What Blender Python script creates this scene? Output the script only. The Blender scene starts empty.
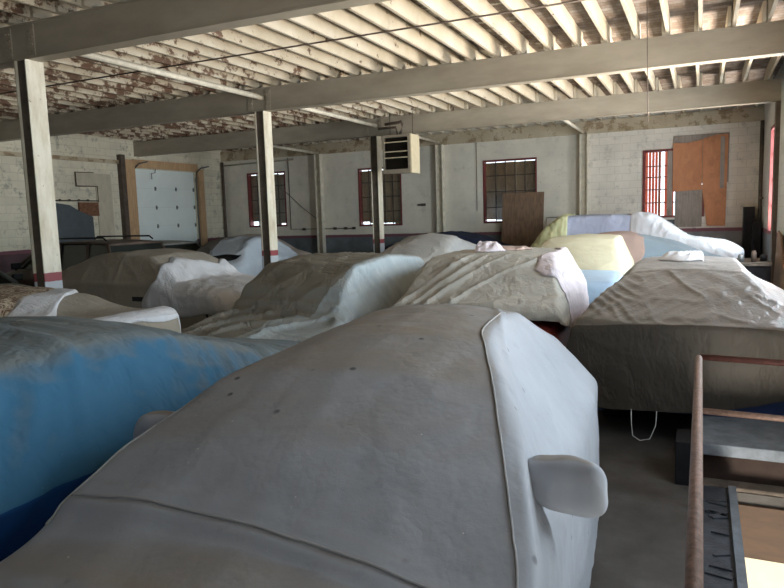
import bpy, bmesh, math, random
import numpy as np
from mathutils import Vector, Matrix, noise
random.seed(7)
SC = bpy.context.scene
COL = SC.collection
PI = math.pi

# ------------------------------------------------------------------ materials
def new_mat(name):
    m = bpy.data.materials.new(name); m.use_nodes = True
    nt = m.node_tree
    for n in list(nt.nodes): nt.nodes.remove(n)
    o = nt.nodes.new('ShaderNodeOutputMaterial'); b = nt.nodes.new('ShaderNodeBsdfPrincipled')
    nt.links.new(b.outputs[0], o.inputs[0])
    return m, nt, b
def rgb(c): return (c[0], c[1], c[2], 1)
class NT:
    def __init__(s, nt):
        s.nt = nt
        s.tc = nt.nodes.new('ShaderNodeTexCoord'); s.geo = nt.nodes.new('ShaderNodeNewGeometry')
    def L(s, a, b): s.nt.links.new(a, b)
    def pos(s, world=False): return s.geo.outputs['Position'] if world else s.tc.outputs['Object']
    def mapping(s, vec, scale=(1,1,1), rot=(0,0,0), loc=(0,0,0)):
        n = s.nt.nodes.new('ShaderNodeMapping'); n.inputs['Scale'].default_value = scale
        n.inputs['Rotation'].default_value = rot; n.inputs['Location'].default_value = loc
        s.L(vec, n.inputs['Vector']); return n.outputs[0]
    def noise(s, vec, scale=5, detail=6, rough=.6, dist=0):
        n = s.nt.nodes.new('ShaderNodeTexNoise'); n.inputs['Scale'].default_value = scale
        n.inputs['Detail'].default_value = detail; n.inputs['Roughness'].default_value = rough
        n.inputs['Distortion'].default_value = dist
        s.L(vec, n.inputs['Vector']); return n.outputs['Fac']
    def voro(s, vec, scale=5, feature='F1'):
        n = s.nt.nodes.new('ShaderNodeTexVoronoi'); n.inputs['Scale'].default_value = scale; n.feature = feature
        s.L(vec, n.inputs['Vector']); return n.outputs['Distance']
    def ramp(s, fac, stops, interp='LINEAR'):
        n = s.nt.nodes.new('ShaderNodeValToRGB'); n.color_ramp.interpolation = interp
        el = n.color_ramp.elements
        while len(el) < len(stops): el.new(.5)
        for e, (p, c) in zip(el, stops):
            e.position = p; e.color = rgb(c) if hasattr(c, '__len__') else (c, c, c, 1)
        s.L(fac, n.inputs[0]); return n.outputs[0]
    def mix(s, fac, a, b, mode='MIX'):
        n = s.nt.nodes.new('ShaderNodeMix'); n.data_type = 'RGBA'; n.blend_type = mode
        if isinstance(fac, (int, float)): n.inputs[0].default_value = fac
        else: s.L(fac, n.inputs[0])
        for i, v in ((6, a), (7, b)):
            if hasattr(v, 'links') or hasattr(v, 'is_linked'): s.L(v, n.inputs[i])
            else: n.inputs[i].default_value = rgb(v)
        return n.outputs[2]
    def math(s, op, a, b=None, c=None):
        n = s.nt.nodes.new('ShaderNodeMath'); n.operation = op
        for i, v in enumerate((a, b, c)):
            if v is None: continue
            if isinstance(v, (int, float)): n.inputs[i].default_value = v
            else: s.L(v, n.inputs[i])
        return n.outputs[0]
    def sep(s, vec):
        n = s.nt.nodes.new('ShaderNodeSeparateXYZ'); s.L(vec, n.inputs[0]); return n.outputs
    def bump(s, h, strength=.4, dist=.01, b=None, normal=None):
        n = s.nt.nodes.new('ShaderNodeBump'); n.inputs['Strength'].default_value = strength
        n.inputs['Distance'].default_value = dist; s.L(h, n.inputs['Height'])
        if normal is not None: s.L(normal, n.inputs['Normal'])
        if b: s.L(n.outputs[0], b.inputs['Normal'])
        return n.outputs[0]

def plain(name, col, rough=.7, metal=0, var=.12, scale=6, bump=.15, spec=.3, world=False):
    m, nt, b = new_mat(name); t = NT(nt)
    n = t.noise(t.pos(world), scale, 8, .65)
    c = t.ramp(n, [(.3, [x*(1-var) for x in col]), (.7, [min(1, x*(1+var)) for x in col])])
    t.L(c, b.inputs['Base Color']); b.inputs['Roughness'].default_value = rough
    b.inputs['Metallic'].default_value = metal; b.inputs['Specular IOR Level'].default_value = spec
    if bump: t.bump(t.noise(t.pos(world), scale*6, 6), bump, .005, b)
    return m

def fabric(name, col, dust=None, dust_amt=.6, rough=.85, weave=True, spots=.5, sheen=0, wr=0, spec=.25, seam=None, fold_scale=None, dlo=.55):
    """cloth: base colour, brown settled dust on level faces, stains, droppings, weave and fine creases"""
    m, nt, b = new_mat(name); t = NT(nt); P = t.pos()
    n1 = t.noise(P, 1.6, 8, .65)
    c = t.ramp(n1, [(.25, [x*.86 for x in col]), (.75, [min(1, x*1.1) for x in col])])
    if dust:
        nz = t.sep(t.geo.outputs['Normal'])[2]
        f = t.math('SMOOTHSTEP', nz, .35, 1.0) if False else t.ramp(nz, [(dlo, 0.0), (min(1, dlo+.3), 1.0)])
        n2 = t.noise(P, 3.2, 8, .7)
        f2 = t.math('MULTIPLY', t.math('MULTIPLY', f, t.ramp(n2, [(.2, .55), (.65, 1.0)])), dust_amt)
        c = t.mix(f2, c, dust)
    if spots:
        sp = t.voro(P, 7, 'F1'); big = t.noise(P, 1.6, 3)
        st_ = t.ramp(t.noise(t.mapping(P, (1, 1, 1), loc=(7, 3, 1)), 5, 10, .78), [(.56, 0.0), (.70, .45*spots)])
        c = t.mix(st_, c, [x*.55 for x in col])
        dots = t.math('MULTIPLY', t.ramp(sp, [(.05, 1.0), (.11, 0.0)]), t.ramp(big, [(.46, 0.0), (.54, spots)]))
        c = t.mix(dots, c, [x*.28 for x in col])
        sp2 = t.voro(t.mapping(P, (1,1,1), loc=(3.1,1.7,.3)), 14, 'F1')
        dots2 = t.math('MULTIPLY', t.ramp(sp2, [(.02, 1.0), (.05, 0.0)]), t.ramp(big, [(.4, spots), (.5, 0.0)]))
        c = t.mix(dots2, c, (.75,.74,.7))
    t.L(c, b.inputs['Base Color']); b.inputs['Roughness'].default_value = rough
    b.inputs['Specular IOR Level'].default_value = spec
    if sheen:
        b.inputs['Sheen Weight'].default_value = sheen; b.inputs['Sheen Roughness'].default_value = .5
    h = t.noise(P, 60 if weave else 30, 4, .7)
    nrm = t.bump(h, .18 if weave else .08, .003)
    nrm = t.bump(t.noise(P, 9, 6, .65), .22, .012, None, nrm)
    if wr:
        f = t.noise(t.mapping(P, (1,1,.45), (.5,.3,0)), 3.5 if not fold_scale else fold_scale, 4, .6, .15)
        r = t.math('ABSOLUTE', t.math('SUBTRACT', f, .5))
        nrm = t.bump(t.ramp(r, [(0, 0.0), (.07, 1.0)]), wr, .03, None, nrm)
    t.L(nrm, b.inputs['Normal'])
    return m

M = {}
M['cream_joist'] = None
def painted_wood(name, paint, wood, peel0, peel_x=None):
    m, nt, b = new_mat(name); t = NT(nt); P = t.pos(True)
    n = t.noise(t.mapping(P, (1.5,1,1.5)), 2.6, 10, .72)
    if peel_x:      # the damp end of the building has lost more of its paint
        X = t.sep(P)[0]
        g = t.ramp(t.math('MULTIPLY_ADD', X, 1/17.0, 15.5/17.0), [(p, v) for p, v in peel_x])
        n = t.math('ADD', n, t.math('SUBTRACT', g, .5))
    mask = t.ramp(n, [(peel0, 0.0), (peel0+.05, 1.0)])
    grain = t.noise(t.mapping(P, (3,.6,14)), 4, 6, .6)
    wc = t.ramp(grain, [(.3, [x*.5 for x in wood]), (.7, wood)])
    pc = t.ramp(t.noise(P, 1.3, 8, .6), [(.3, [paint[0]*.78, paint[1]*.74, paint[2]*.66]), (.65, paint)])
    t.L(t.mix(mask, pc, wc), b.inputs['Base Color']); b.inputs['Roughness'].default_value = .75
    t.bump(t.math('SUBTRACT', grain, mask), .35, .006, b)
    return m
M['joist'] = painted_wood('joist_paint', (.60,.53,.415), (.18,.10,.06), .66, [(0, .70), (.42, .67), (.62, .57), (1, .51)])
M['ledger'] = painted_wood('ledger_wood', (.60,.51,.37), (.44,.32,.19), .52)

def deck_mat():
    m, nt, b = new_mat('deck_planks'); t = NT(nt); P = t.pos(True)
    s = t.sep(P)
    row = t.math('FLOOR', t.math('MULTIPLY', s[1], 1/.14))
    fr = t.math('FRACT', t.math('MULTIPLY', s[1], 1/.14))
    gap = t.ramp(fr, [(0, 1.0), (.06, 0.0), (.94, 0.0), (1, 1.0)])
    comb = nt.nodes.new('ShaderNodeCombineXYZ'); t.L(t.math('MULTIPLY', s[0], .9), comb.inputs[0]); t.L(t.math('MULTIPLY', row, 3.7), comb.inputs[1])
    n = t.noise(comb.outputs[0], 2.2, 8, .75)
    wood = t.ramp(n, [(.25, (.05,.042,.038)), (.45, (.17,.12,.085)), (.55, (.24,.20,.17)), (.75, (.36,.33,.31))])
    g = t.ramp(t.math('MULTIPLY_ADD', s[0], 1/17.0, 15.5/17.0), [(0, .45), (.45, .54), (.72, .5), (.85, .28)])
    pm = t.ramp(t.math('ADD', t.noise(P, 2.3, 10, .7), t.math('SUBTRACT', g, .5)), [(.50, 0.0), (.56, 1.0)])
    c = t.mix(pm, wood, (.56,.52,.43))
    c = t.mix(gap, c, (.03,.025,.02))
    t.L(c, b.inputs['Base Color']); b.inputs['Roughness'].default_value = .85
    t.bump(t.math('SUBTRACT', n, gap), .6, .01, b)
    return m
M['deck'] = deck_mat()

def steel_paint():
    m, nt, b = new_mat('beam_paint'); t = NT(nt); P = t.pos(True)
    c = t.ramp(t.noise(t.mapping(P, (.5,1,1.5)), 2.0, 8, .6), [(.3, (.33,.28,.21)), (.7, (.47,.41,.32))])
    rust = t.ramp(t.noise(P, 6.5, 10, .75), [(.68, 0.0), (.74, 1.0)])
    c = t.mix(rust, c, (.16,.09,.05))
    t.L(c, b.inputs['Base Color']); b.inputs['Roughness'].default_value = .5
    t.bump(t.noise(P, 14, 6), .12, .006, b); return m
M['beam'] = steel_paint()

def column_mat():
    m, nt, b = new_mat('column_paint'); t = NT(nt); P = t.pos(True); z = t.sep(P)[2]
    cream = t.ramp(t.noise(t.mapping(P, (4,4,1)), 2.0, 8, .65), [(.25, (.52,.44,.30)), (.6, (.76,.71,.58))])
    zz = t.math('ADD', z, t.math('MULTIPLY', t.math('SUBTRACT', t.noise(P, 9, 3), .5), .03))
    red = t.math('GREATER_THAN', 1.27, zz); low = t.math('GREATER_THAN', 1.165, zz)
    c = t.mix(red, cream, (.27,.055,.06)); c = t.mix(low, c, (.46,.48,.50))
    chips = t.ramp(t.noise(P, 11, 8, .8), [(.63, 0.0), (.67, 1.0)])
    c = t.mix(chips, c, (.10,.055,.035))
    t.L(c, b.inputs['Base Color']); b.inputs['Roughness'].default_value = .55
    t.bump(chips, .3, .004, b); return m
M['column'] = column_mat()

M['column_web'] = plain('column_web_dark_brown', (.13,.105,.08), .6, 0, .35, 5, .3)  # web coloured darker and browner than the cream flanges
def wall_mat(name, axis, block=.6, dirt=.5, low=(.17,.19,.20), tone=(.62,.615,.56), stripe_z=1.23, dirtc=(.20,.19,.16)):
    m, nt, b = new_mat(name); t = NT(nt); P = t.pos(True); s = t.sep(P)
    comb = nt.nodes.new('ShaderNodeCombineXYZ'); t.L(s[0 if axis == 'X' else 1], comb.inputs[0]); t.L(s[2], comb.inputs[1])
    br = nt.nodes.new('ShaderNodeTexBrick'); t.L(comb.outputs[0], br.inputs['Vector'])
    br.inputs['Scale'].default_value = 1; br.inputs['Brick Width'].default_value = .40; br.inputs['Row Height'].default_value = .20
    br.inputs['Mortar Size'].default_value = .007; br.inputs['Mortar Smooth'].default_value = .3
    br.inputs['Color1'].default_value = (.85,.85,.85,1); br.inputs['Color2'].default_value = (1,1,1,1); br.inputs['Mortar'].default_value = (.62,.6,.55,1)
    base = t.ramp(t.noise(P, 1.1, 8, .62), [(.28, [x*.84 for x in tone]), (.7, [min(1, x*1.08) for x in tone])])
    c = t.mix(block, base, br.outputs['Color'], 'MULTIPLY')
    d1 = t.ramp(t.noise(P, 3.4, 10, .75), [(.55, 0.0), (.68, 1.0)])
    c = t.mix(t.math('MULTIPLY', d1, dirt), c, dirtc)
    bare = nt.nodes.new('ShaderNodeTexBrick'); t.L(comb.outputs[0], bare.inputs['Vector'])
    bare.inputs['Scale'].default_value = 1; bare.inputs['Brick Width'].default_value = .40; bare.inputs['Row Height'].default_value = .20
    bare.inputs['Color1'].default_value = (0,0,0,1); bare.inputs['Color2'].default_value = (1,1,1,1); bare.inputs['Mortar'].default_value = (0,0,0,1); bare.inputs['Bias'].default_value = -.55
    bl = t.math('MULTIPLY', t.math('GREATER_THAN', bare.outputs['Color'], .75), t.ramp(t.noise(P, .9, 3), [(.5, 0.0), (.6, dirt)]))
    c = t.mix(bl, c, (.33,.33,.30))
    holes = t.ramp(t.voro(P, 2.6), [(.018, 1.0), (.035, 0.0)])
    c = t.mix(t.math('MULTIPLY', holes, .8), c, (.09,.08,.07))
    zz = t.math('ADD', s[2], t.math('MULTIPLY', t.math('SUBTRACT', t.noise(P, 7, 3), .5), .03))
    c = t.mix(t.math('GREATER_THAN', stripe_z+.05, zz), c, (.22,.09,.11))
    lowc = t.ramp(t.noise(P, 3, 6), [(.3, [x*.75 for x in low]), (.7, [x*1.2 for x in low])])
    c = t.mix(t.math('GREATER_THAN', stripe_z-.04, zz), c, lowc)
    t.L(c, b.inputs['Base Color']); b.inputs['Roughness'].default_value = .85
    t.bump(t.math('ADD', t.math('MULTIPLY', br.outputs['Fac'], -.6*block), t.noise(P, 18, 8, .7)), .35, .01, b)
    return m
M['wall_back'] = wall_mat('wall_back_paint', 'X', .12, .22, tone=(.82,.76,.64))
M['wall_back_r'] = wall_mat('wall_back_block_paint', 'X', .55, .4, tone=(.82,.75,.65), low=(.24,.24,.24))
M['wall_left'] = wall_mat('wall_left_paint', 'Y', .6, .85, tone=(.80,.74,.58), low=(.12,.07,.075))
M['wall_side'] = wall_mat('wall_side_paint', 'Y', .4, .3, tone=(.58,.57,.53))

def floor_mat():
    m, nt, b = new_mat('floor_concrete'); t = NT(nt); P = t.pos(True)
    c = t.ramp(t.noise(P, 1.4, 12, .7), [(.25, (.036,.030,.026)), (.5, (.07,.061,.053)), (.75, (.12,.11,.10))])
    sp = t.ramp(t.voro(P, 16), [(.05, 1.0), (.1, 0.0)])
    c = t.mix(t.math('MULTIPLY', sp, t.ramp(t.noise(P, 5, 3), [(.5, 0.0), (.6, .7)])), c, (.04,.03,.025))
    t.L(c, b.inputs['Base Color']); b.inputs['Roughness'].default_value = .8
    t.bump(t.noise(P, 22, 10, .75), .4, .01, b); return m
M['floor'] = floor_mat()
def plywood(name, col, dark, scale=(9,9,1.2), blot=.5):
    m, nt, b = new_mat(name); t = NT(nt); P = t.pos(True)
    g = t.noise(t.mapping(P, scale), 2.2, 8, .65, .6)
    c = t.ramp(g, [(.25, dark), (.6, col), (.8, [min(1, x*1.15) for x in col])])
    bl = t.ramp(t.noise(P, 2.6, 8, .7), [(.52, 0.0), (.66, blot)])
    c = t.mix(bl, c, [x*.45 for x in col])
    t.L(c, b.inputs['Base Color']); b.inputs['Roughness'].default_value = .7
    t.bump(g, .2, .004, b); return m
M['ply_orange'] = plywood('plywood_orange', (.58,.25,.115), (.46,.18,.08), (3,3,1.5), blot=.4)
M['ply_brown'] = plywood('plywood_brown', (.27,.165,.10), (.12,.075,.05))
M['ply_grey'] = plywood('plywood_grey', (.36,.30,.25), (.22,.18,.15), (14,14,1))
M['ply_fascia'] = plywood('plywood_fascia', (.075,.037,.015), (.045,.022,.008), (2,9,9))
M['board_dark'] = plywood('board_dark', (.46,.28,.15), (.25,.15,.08), (3,3,1))
M['post_wood'] = plywood('post_wood', (.62,.40,.22), (.42,.26,.14), (12,12,1), .35)
M['ply_tan'] = plywood('panel_tan', (.60,.54,.42), (.46,.40,.30), (2,2,1), .15)
M['slat'] = plain('slat_pink_wood', (.62,.25,.17), .8)
def translucent(name, col):
    m = bpy.data.materials.new(name); m.use_nodes = True; nt = m.node_tree
    for n in list(nt.nodes): nt.nodes.remove(n)
    o = nt.nodes.new('ShaderNodeOutputMaterial'); a = nt.nodes.new('ShaderNodeBsdfTranslucent'); d = nt.nodes.new('ShaderNodeBsdfDiffuse'); mx = nt.nodes.new('ShaderNodeMixShader')
    a.inputs[0].default_value = rgb(col); d.inputs[0].default_value = rgb(col); mx.inputs[0].default_value = .3
    nt.links.new(a.outputs[0], mx.inputs[1]); nt.links.new(d.outputs[0], mx.inputs[2]); nt.links.new(mx.outputs[0], o.inputs[0]); return m
M['slat'] = translucent('pink_blind_plastic', (.62,.22,.13))
M['red_frame'] = plain('red_frame_paint', (.19,.05,.045), .6, var=.3, scale=12)
M['rust'] = plain('rusty_iron', (.22,.105,.06), .7, .2, .45, 20, .5)
M['rust_pale'] = plain('worn_rail_paint', (.20,.125,.095), .45, .35, .4, 40, .7, .5)
M['darkred_metal'] = plain('dark_red_rail_paint', (.065,.025,.02), .45, .2, .4, 25, .4)
M['black'] = plain('black_paint', (.010,.010,.012), .5, 0, .3)
M['dark'] = plain('dark_grey_panel', (.085,.10,.11), .6)
M['garage_white'] = plain('door_white_paint', (.80,.86,.83), .45, 0, .05, 1.5, .03)
M['hinge'] = plain('galvanised_hinge', (.20,.21,.21), .5, .5)
M['heater_cream'] = plain('heater_cream_enamel', (.72,.62,.42), .45, 0, .1)
M['heater_grey'] = plain('heater_brown_enamel', (.33,.28,.21), .5, 0, .15)
M['heater_fins'] = plain('heater_dark_fins', (.035,.027,.02), .5, .3)
M['conduit'] = plain('painted_conduit', (.42,.37,.28), .5, 0, .3)
M['pipe_dark'] = plain('dark_iron_pipe', (.12,.09,.07), .6, .2, .3)
M['pipe_cream'] = plain('cream_pipe_paint', (.68,.62,.50), .5, 0, .2)
M['slab'] = plain('slab_concrete', (.17,.19,.215), .6, 0, .35, 7, .6)
M['tar'] = plain('tarry_boards', (.05,.055,.065), .45, 0, .5, 12, .8)
M['edge_conc'] = plain('broken_concrete_edge', (.12,.095,.075), .85, 0, .4, 9, .9)
M['cream_wall'] = plain('lower_cream_wall', (.82,.72,.52), .6, 0, .06)
M['white_wall'] = plain('lower_white_wall', (.8,.8,.82), .6, 0, .06)
M['well'] = plain('well_brown_boards', (.04,.024,.018), .8, 0, .3)
M['rubber'] = plain('tyre_rubber', (.02,.02,.02), .8)
M['cord'] = plain('white_cord', (.5,.5,.48), .8)
M['glass_pane'] = None
def glassy(name, col, rough=.08, alpha_mix=.6):
    m, nt, b = new_mat(name)
    b.inputs['Base Color'].default_value = rgb(col); b.inputs['Roughness'].default_value = rough
    b.inputs['Transmission Weight'].default_value = alpha_mix; b.inputs['IOR'].default_value = 1.45
    t = NT(nt); t.bump(t.noise(t.pos(), 3, 3), .02, .01, b)
    return m
def pane_mat():
    m = bpy.data.materials.new('window_pane_glass'); m.use_nodes = True; nt = m.node_tree
    for n in list(nt.nodes): nt.nodes.remove(n)
    o = nt.nodes.new('ShaderNodeOutputMaterial'); tr = nt.nodes.new('ShaderNodeBsdfTransparent'); gl = nt.nodes.new('ShaderNodeBsdfGlossy')
    tr.inputs[0].default_value = (.88,.9,.9,1); gl.inputs['Roughness'].default_value = .15
    mx = nt.nodes.new('ShaderNodeMixShader'); mx.inputs[0].default_value = .08
    nt.links.new(tr.outputs[0], mx.inputs[1]); nt.links.new(gl.outputs[0], mx.inputs[2]); nt.links.new(mx.outputs[0], o.inputs[0])
    return m
M['pane'] = pane_mat()
M['car_glass'] = glassy('car_glass', (.03,.035,.03), .12, 0)
M['car_glass_green'] = glassy('dusty_green_windscreen', (.22,.24,.18), .35, 0)
M['car_red'] = plain('dusty_red_car_paint', (.42,.075,.055), .3, .1, .2, 5, .03, .5)
M['car_blue'] = plain('dark_blue_car_paint', (.015,.03,.09), .3, .1, .2, 5, .03, .5)
M['car_ltblue'] = plain('light_blue_car_paint', (.36,.50,.66), .35, .1, .1, 5, .03, .5)
M['car_brown'] = plain('dusty_brown_car_paint', (.12,.085,.065), .5, .1, .3, 5, .03, .4)
M['car_silver'] = plain('dusty_silver_car_paint', (.30,.29,.26), .5, .2, .2, 5, .03, .4)
M['car_green'] = plain('dusty_grey_green_car_paint', (.13,.15,.135), .4, .2, .2, 5, .03, .4)

DUST = (.30,.235,.17)
M['f_main'] = fabric('grey_cover_cloth', (.39,.405,.435), (.25,.205,.155), .9, rough=1, spots=1.0, spec=.08, wr=.05, fold_scale=3, dlo=.90)
M['seam'] = plain('cover_seam_thread', (.34,.335,.33), .9)
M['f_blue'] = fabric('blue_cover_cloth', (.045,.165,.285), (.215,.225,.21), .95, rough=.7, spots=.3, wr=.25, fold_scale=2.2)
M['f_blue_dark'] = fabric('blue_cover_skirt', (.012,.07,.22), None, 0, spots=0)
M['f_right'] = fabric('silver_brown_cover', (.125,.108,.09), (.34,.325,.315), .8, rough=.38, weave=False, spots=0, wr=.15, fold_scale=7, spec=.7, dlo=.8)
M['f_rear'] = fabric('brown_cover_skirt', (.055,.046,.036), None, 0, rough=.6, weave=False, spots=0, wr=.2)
M['f_cream'] = fabric('cream_grey_cover', (.46,.435,.38), (.43,.39,.34), .4, spots=.3, wr=.2)
M['f_silver'] = fabric('dusty_silver_tarp', (.32,.31,.275), (.22,.195,.155), .85, rough=.5, weave=False, spots=0, wr=.35, spec=.5, fold_scale=3)
M['f_silver_blue'] = fabric('pale_blue_tarp', (.50,.56,.58), (.25,.23,.19), .5, rough=.6, weave=False, spots=0, wr=.25)
M['f_tan'] = fabric('tan_dusty_cover', (.36,.315,.25), (.42,.38,.32), .6, rough=.7, weave=False, spots=0, wr=.15)
M['f_white'] = fabric('white_sheet', (.74,.74,.76), (.6,.56,.52), .15, spots=0, wr=.2)
M['f_dome'] = fabric('pale_grey_cover', (.55,.54,.52), (.48,.45,.41), .5, spots=.3, wr=.2)
M['f_navy'] = fabric('navy_cover', (.022,.03,.065), (.10,.10,.12), .15, spots=.1, wr=.3, fold_scale=2)
M['f_yellow'] = fabric('yellow_cover', (.72,.70,.40), None, 0, spots=0, wr=.2)
M['f_paleblue'] = fabric('pale_blue_cover', (.54,.58,.74), (.5,.55,.62), .3, spots=0, wr=.25, weave=False, rough=.6)
M['f_cyellow'] = fabric('cream_yellow_cover', (.60,.54,.36), (.63,.58,.44), .5, spots=.1, wr=.12)
M['f_pinkbrown'] = fabric('pinkish_brown_cover', (.46,.33,.28), (.42,.31,.26), .4, spots=0)
M['f_slate'] = fabric('slate_blue_cover', (.27,.34,.39), (.33,.36,.38), .4, spots=0)
M['f_pink'] = fabric('pink_white_cloth', (.70,.62,.64), None, 0, spots=0, wr=.3)
M['f_pinkwhite'] = fabric('pinkish_white_cover', (.72,.62,.56), (.6,.52,.46), .3, spots=0)
M['f_whiteblue'] = fabric('white_blue_sheet', (.60,.66,.72), (.45,.45,.44), .3, spots=0, wr=.25)
M['f_greybrown'] = fabric('grey_brown_cover', (.22,.20,.18), (.20,.175,.15), .5, spots=0, wr=.2)
def damask():
    m, nt, b = new_mat('brown_damask_cloth'); t = NT(nt); P = t.pos()
    w = t.noise(P, 3.6, 2, .5, 2.6)
    f = t.math('ABSOLUTE', t.math('SUBTRACT', w, .5))
    k = t.ramp(f, [(.018, 1.0), (.05, 0.0)])
    v = t.ramp(t.math('ABSOLUTE', t.math('SUBTRACT', t.noise(t.mapping(P, loc=(4,2,1)), 6, 2, .5, 3), .5)), [(.02, 1.0), (.055, 0.0)])
    c = t.mix(t.math('MAXIMUM', k, t.math('MULTIPLY', v, .8)), (.16,.085,.05), (.62,.52,.38))
    t.L(c, b.inputs['Base Color']); b.inputs['Roughness'].default_value = .85; return m
M['damask'] = damask()

# ------------------------------------------------------------------ mesh helpers
class MB:
    def __init__(s): s.v = []; s.f = []; s.sm = []
    def add(s, vs, fs, smooth=False):
        o = len(s.v); s.v += [tuple(p) for p in vs]; s.f += [tuple(i+o for i in f) for f in fs]; s.sm += [smooth]*len(fs)
    def box(s, x0, x1, y0, y1, z0, z1, rot=None, about=None):
        vs = [Vector((x, y, z)) for z in (z0, z1) for y in (y0, y1) for x in (x0, x1)]
        if rot is not None:
            c = Vector(about) if about is not None else Vector(((x0+x1)/2, (y0+y1)/2, (z0+z1)/2))
            vs = [rot @ (v-c) + c for v in vs]
        s.add(vs, [(0,2,3,1),(4,5,7,6),(0,1,5,4),(2,6,7,3),(0,4,6,2),(1,3,7,5)]); return s
    def tube(s, pts, r, n=10, cap=True):
        pts = [Vector(p) for p in pts]; rings = []
        rr = r if hasattr(r, '__len__') else [r]*len(pts)
        up = Vector((0, 0, 1))
        for i, p in enumerate(pts):
            d = (pts[min(i+1, len(pts)-1)]-pts[max(i-1, 0)]).normalized()
            a = d.cross(up)
            if a.length < .05: a = d.cross(Vector((1, 0, 0)))
            a.normalize(); b = d.cross(a).normalized()
            rings.append([p+(a*math.cos(2*PI*k/n)+b*math.sin(2*PI*k/n))*rr[i] for k in range(n)])
        vs = [v for R in rings for v in R]; fs = []
        for i in range(len(pts)-1):
            for k in range(n): fs.append((i*n+k, i*n+(k+1)%n, (i+1)*n+(k+1)%n, (i+1)*n+k))
        if cap: fs += [tuple(range(n))[::-1], tuple((len(pts)-1)*n+k for k in range(n))]
        s.add(vs, fs, True); return s
    def prism(s, poly, axis, a, b):
        """extrude a 2D polygon along an axis ('X','Y','Z') from a to b"""
        def P(u, w, t): return {'X': (t, u, w), 'Y': (u, t, w), 'Z': (u, w, t)}[axis]
        n = len(poly); vs = [P(u, w, a) for u, w in poly]+[P(u, w, b) for u, w in poly]
        s.add(vs, [tuple(range(n)), tuple(range(2*n-1, n-1, -1))]+[(i, (i+1)%n+0, (i+1)%n+n, i+n) for i in range(n)]); return s
    def build(s, name, mat, parent=None, bevel=0, loc=None):
        me = bpy.data.meshes.new(name); me.from_pydata(s.v, [], s.f); me.update()
        me.polygons.foreach_set('use_smooth', s.sm)
        bm = bmesh.new(); bm.from_mesh(me); bmesh.ops.recalc_face_normals(bm, faces=bm.faces); bm.to_mesh(me); bm.free()
        if mat: me.materials.append(mat)
        o = bpy.data.objects.new(name, me); COL.objects.link(o)
        if parent: o.parent = parent
        if loc: o.location = loc
        if bevel:
            md = o.modifiers.new('bevel', 'BEVEL'); md.width = bevel; md.segments = 2; md.limit_method = 'ANGLE'
        return o
def tag(o, label, cat, group=None):
    o['label'] = label; o['category'] = cat
    if group: o['group'] = group
    return o
def struct(o): o['kind'] = 'structure'; return o
def empty(name, loc, label, cat, group=None, rz=0):
    o = bpy.data.objects.new(name, None); COL.objects.link(o); o.location = loc; o.rotation_euler = (0, 0, rz)
    o.empty_display_size = .2
    return tag(o, label, cat, group)

# ------------------------------------------------------------------ room shell
XL, XR, YB, YF = -15.5, 1.36, 19.57, -5.0
ZD = 4.53                                   # underside of the roof deck
BY = [5.9, 10.75, 15.56]                    # beam rows
def wall_holes(mb, axis, pos, th, a0, a1, z0, z1, holes):
    """wall panel with rectangular holes (a0,a1,z0,z1)"""
    cuts = sorted(set([a0, a1]+[h for H in holes for h in H[:2]]))
    for i in range(len(cuts)-1):
        u0, u1 = cuts[i], cuts[i+1]; segs = [(z0, z1)]
        for H in holes:
            if H[0] <= u0+1e-6 and H[1] >= u1-1e-6:
                ns = []
                for (p, q) in segs:
                    if H[2] > p: ns.append((p, H[2]))
                    if H[3] < q: ns.append((H[3], q))
                segs = ns
        for (p, q) in segs:
            if axis == 'X': mb.box(u0, u1, min(pos, pos+th), max(pos, pos+th), p, q)
            else: mb.box(min(pos, pos+th), max(pos, pos+th), u0, u1, p, q)
W1 = (-14.45, -12.88, 1.60, 3.47); W2 = (-10.10, -8.58, 1.54, 3.39); W3 = (-5.93, -4.33, 1.54, 3.39); W4 = (-1.47, .05, 1.58, 3.38)
mb = MB(); wall_holes(mb, 'X', YB, .25, XL-.25, -2.92, 0, ZD+.2, [W1, W2, W3]); struct(mb.build('wall_back', M['wall_back']))
mb = MB(); wall_holes(mb, 'X', YB, .25, -2.92, XR+.3, 0, ZD+.2, [W4]); struct(mb.build('wall_back', M['wall_back_r']))
GD = (15.42, 18.1, 0, 3.5)
mb = MB(); wall_holes(mb, 'Y', XL, -.25, YF, YB, 0, ZD+.2, [GD]); struct(mb.build('wall_left', M['wall_left']))
RW = [(15.75, 17.25, 1.22, 3.52), (11.2, 12.9, 1.22, 3.52), (6.6, 8.4, 1.22, 3.52), (2.4, 4.2, 1.22, 3.52), (-2.2, -.4, 1.22, 3.52)]
mb = MB(); wall_holes(mb, 'Y', XR, .25, YF, YB, -2.8, ZD+.2, RW); struct(mb.build('wall_right', M['wall_side']))
FD = (-12.5, -11.0, 0, 2.2)
mb = MB(); wall_holes(mb, 'X', YF-.25, .25, XL-.25, XR+.25, 0, ZD+.2, [FD]); struct(mb.build('wall_front', M['wall_back']))
# floor with the stair opening beside the right wall
HX0, HY0, HY1 = .22, .3, 4.72
mb = MB(); mb.box(XL, HX0, YF, YB, -.2, 0); mb.box(HX0, XR, YF, HY0, -.2, 0); mb.box(HX0, XR, HY1, YB, -.2, 0)
struct(mb.build('floor', M['floor']))
mb = MB(); mb.box(XL-.25, XR+.25, YF-.25, YB+.25, ZD, ZD+.08); struct(mb.build('ceiling', M['deck']))

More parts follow.
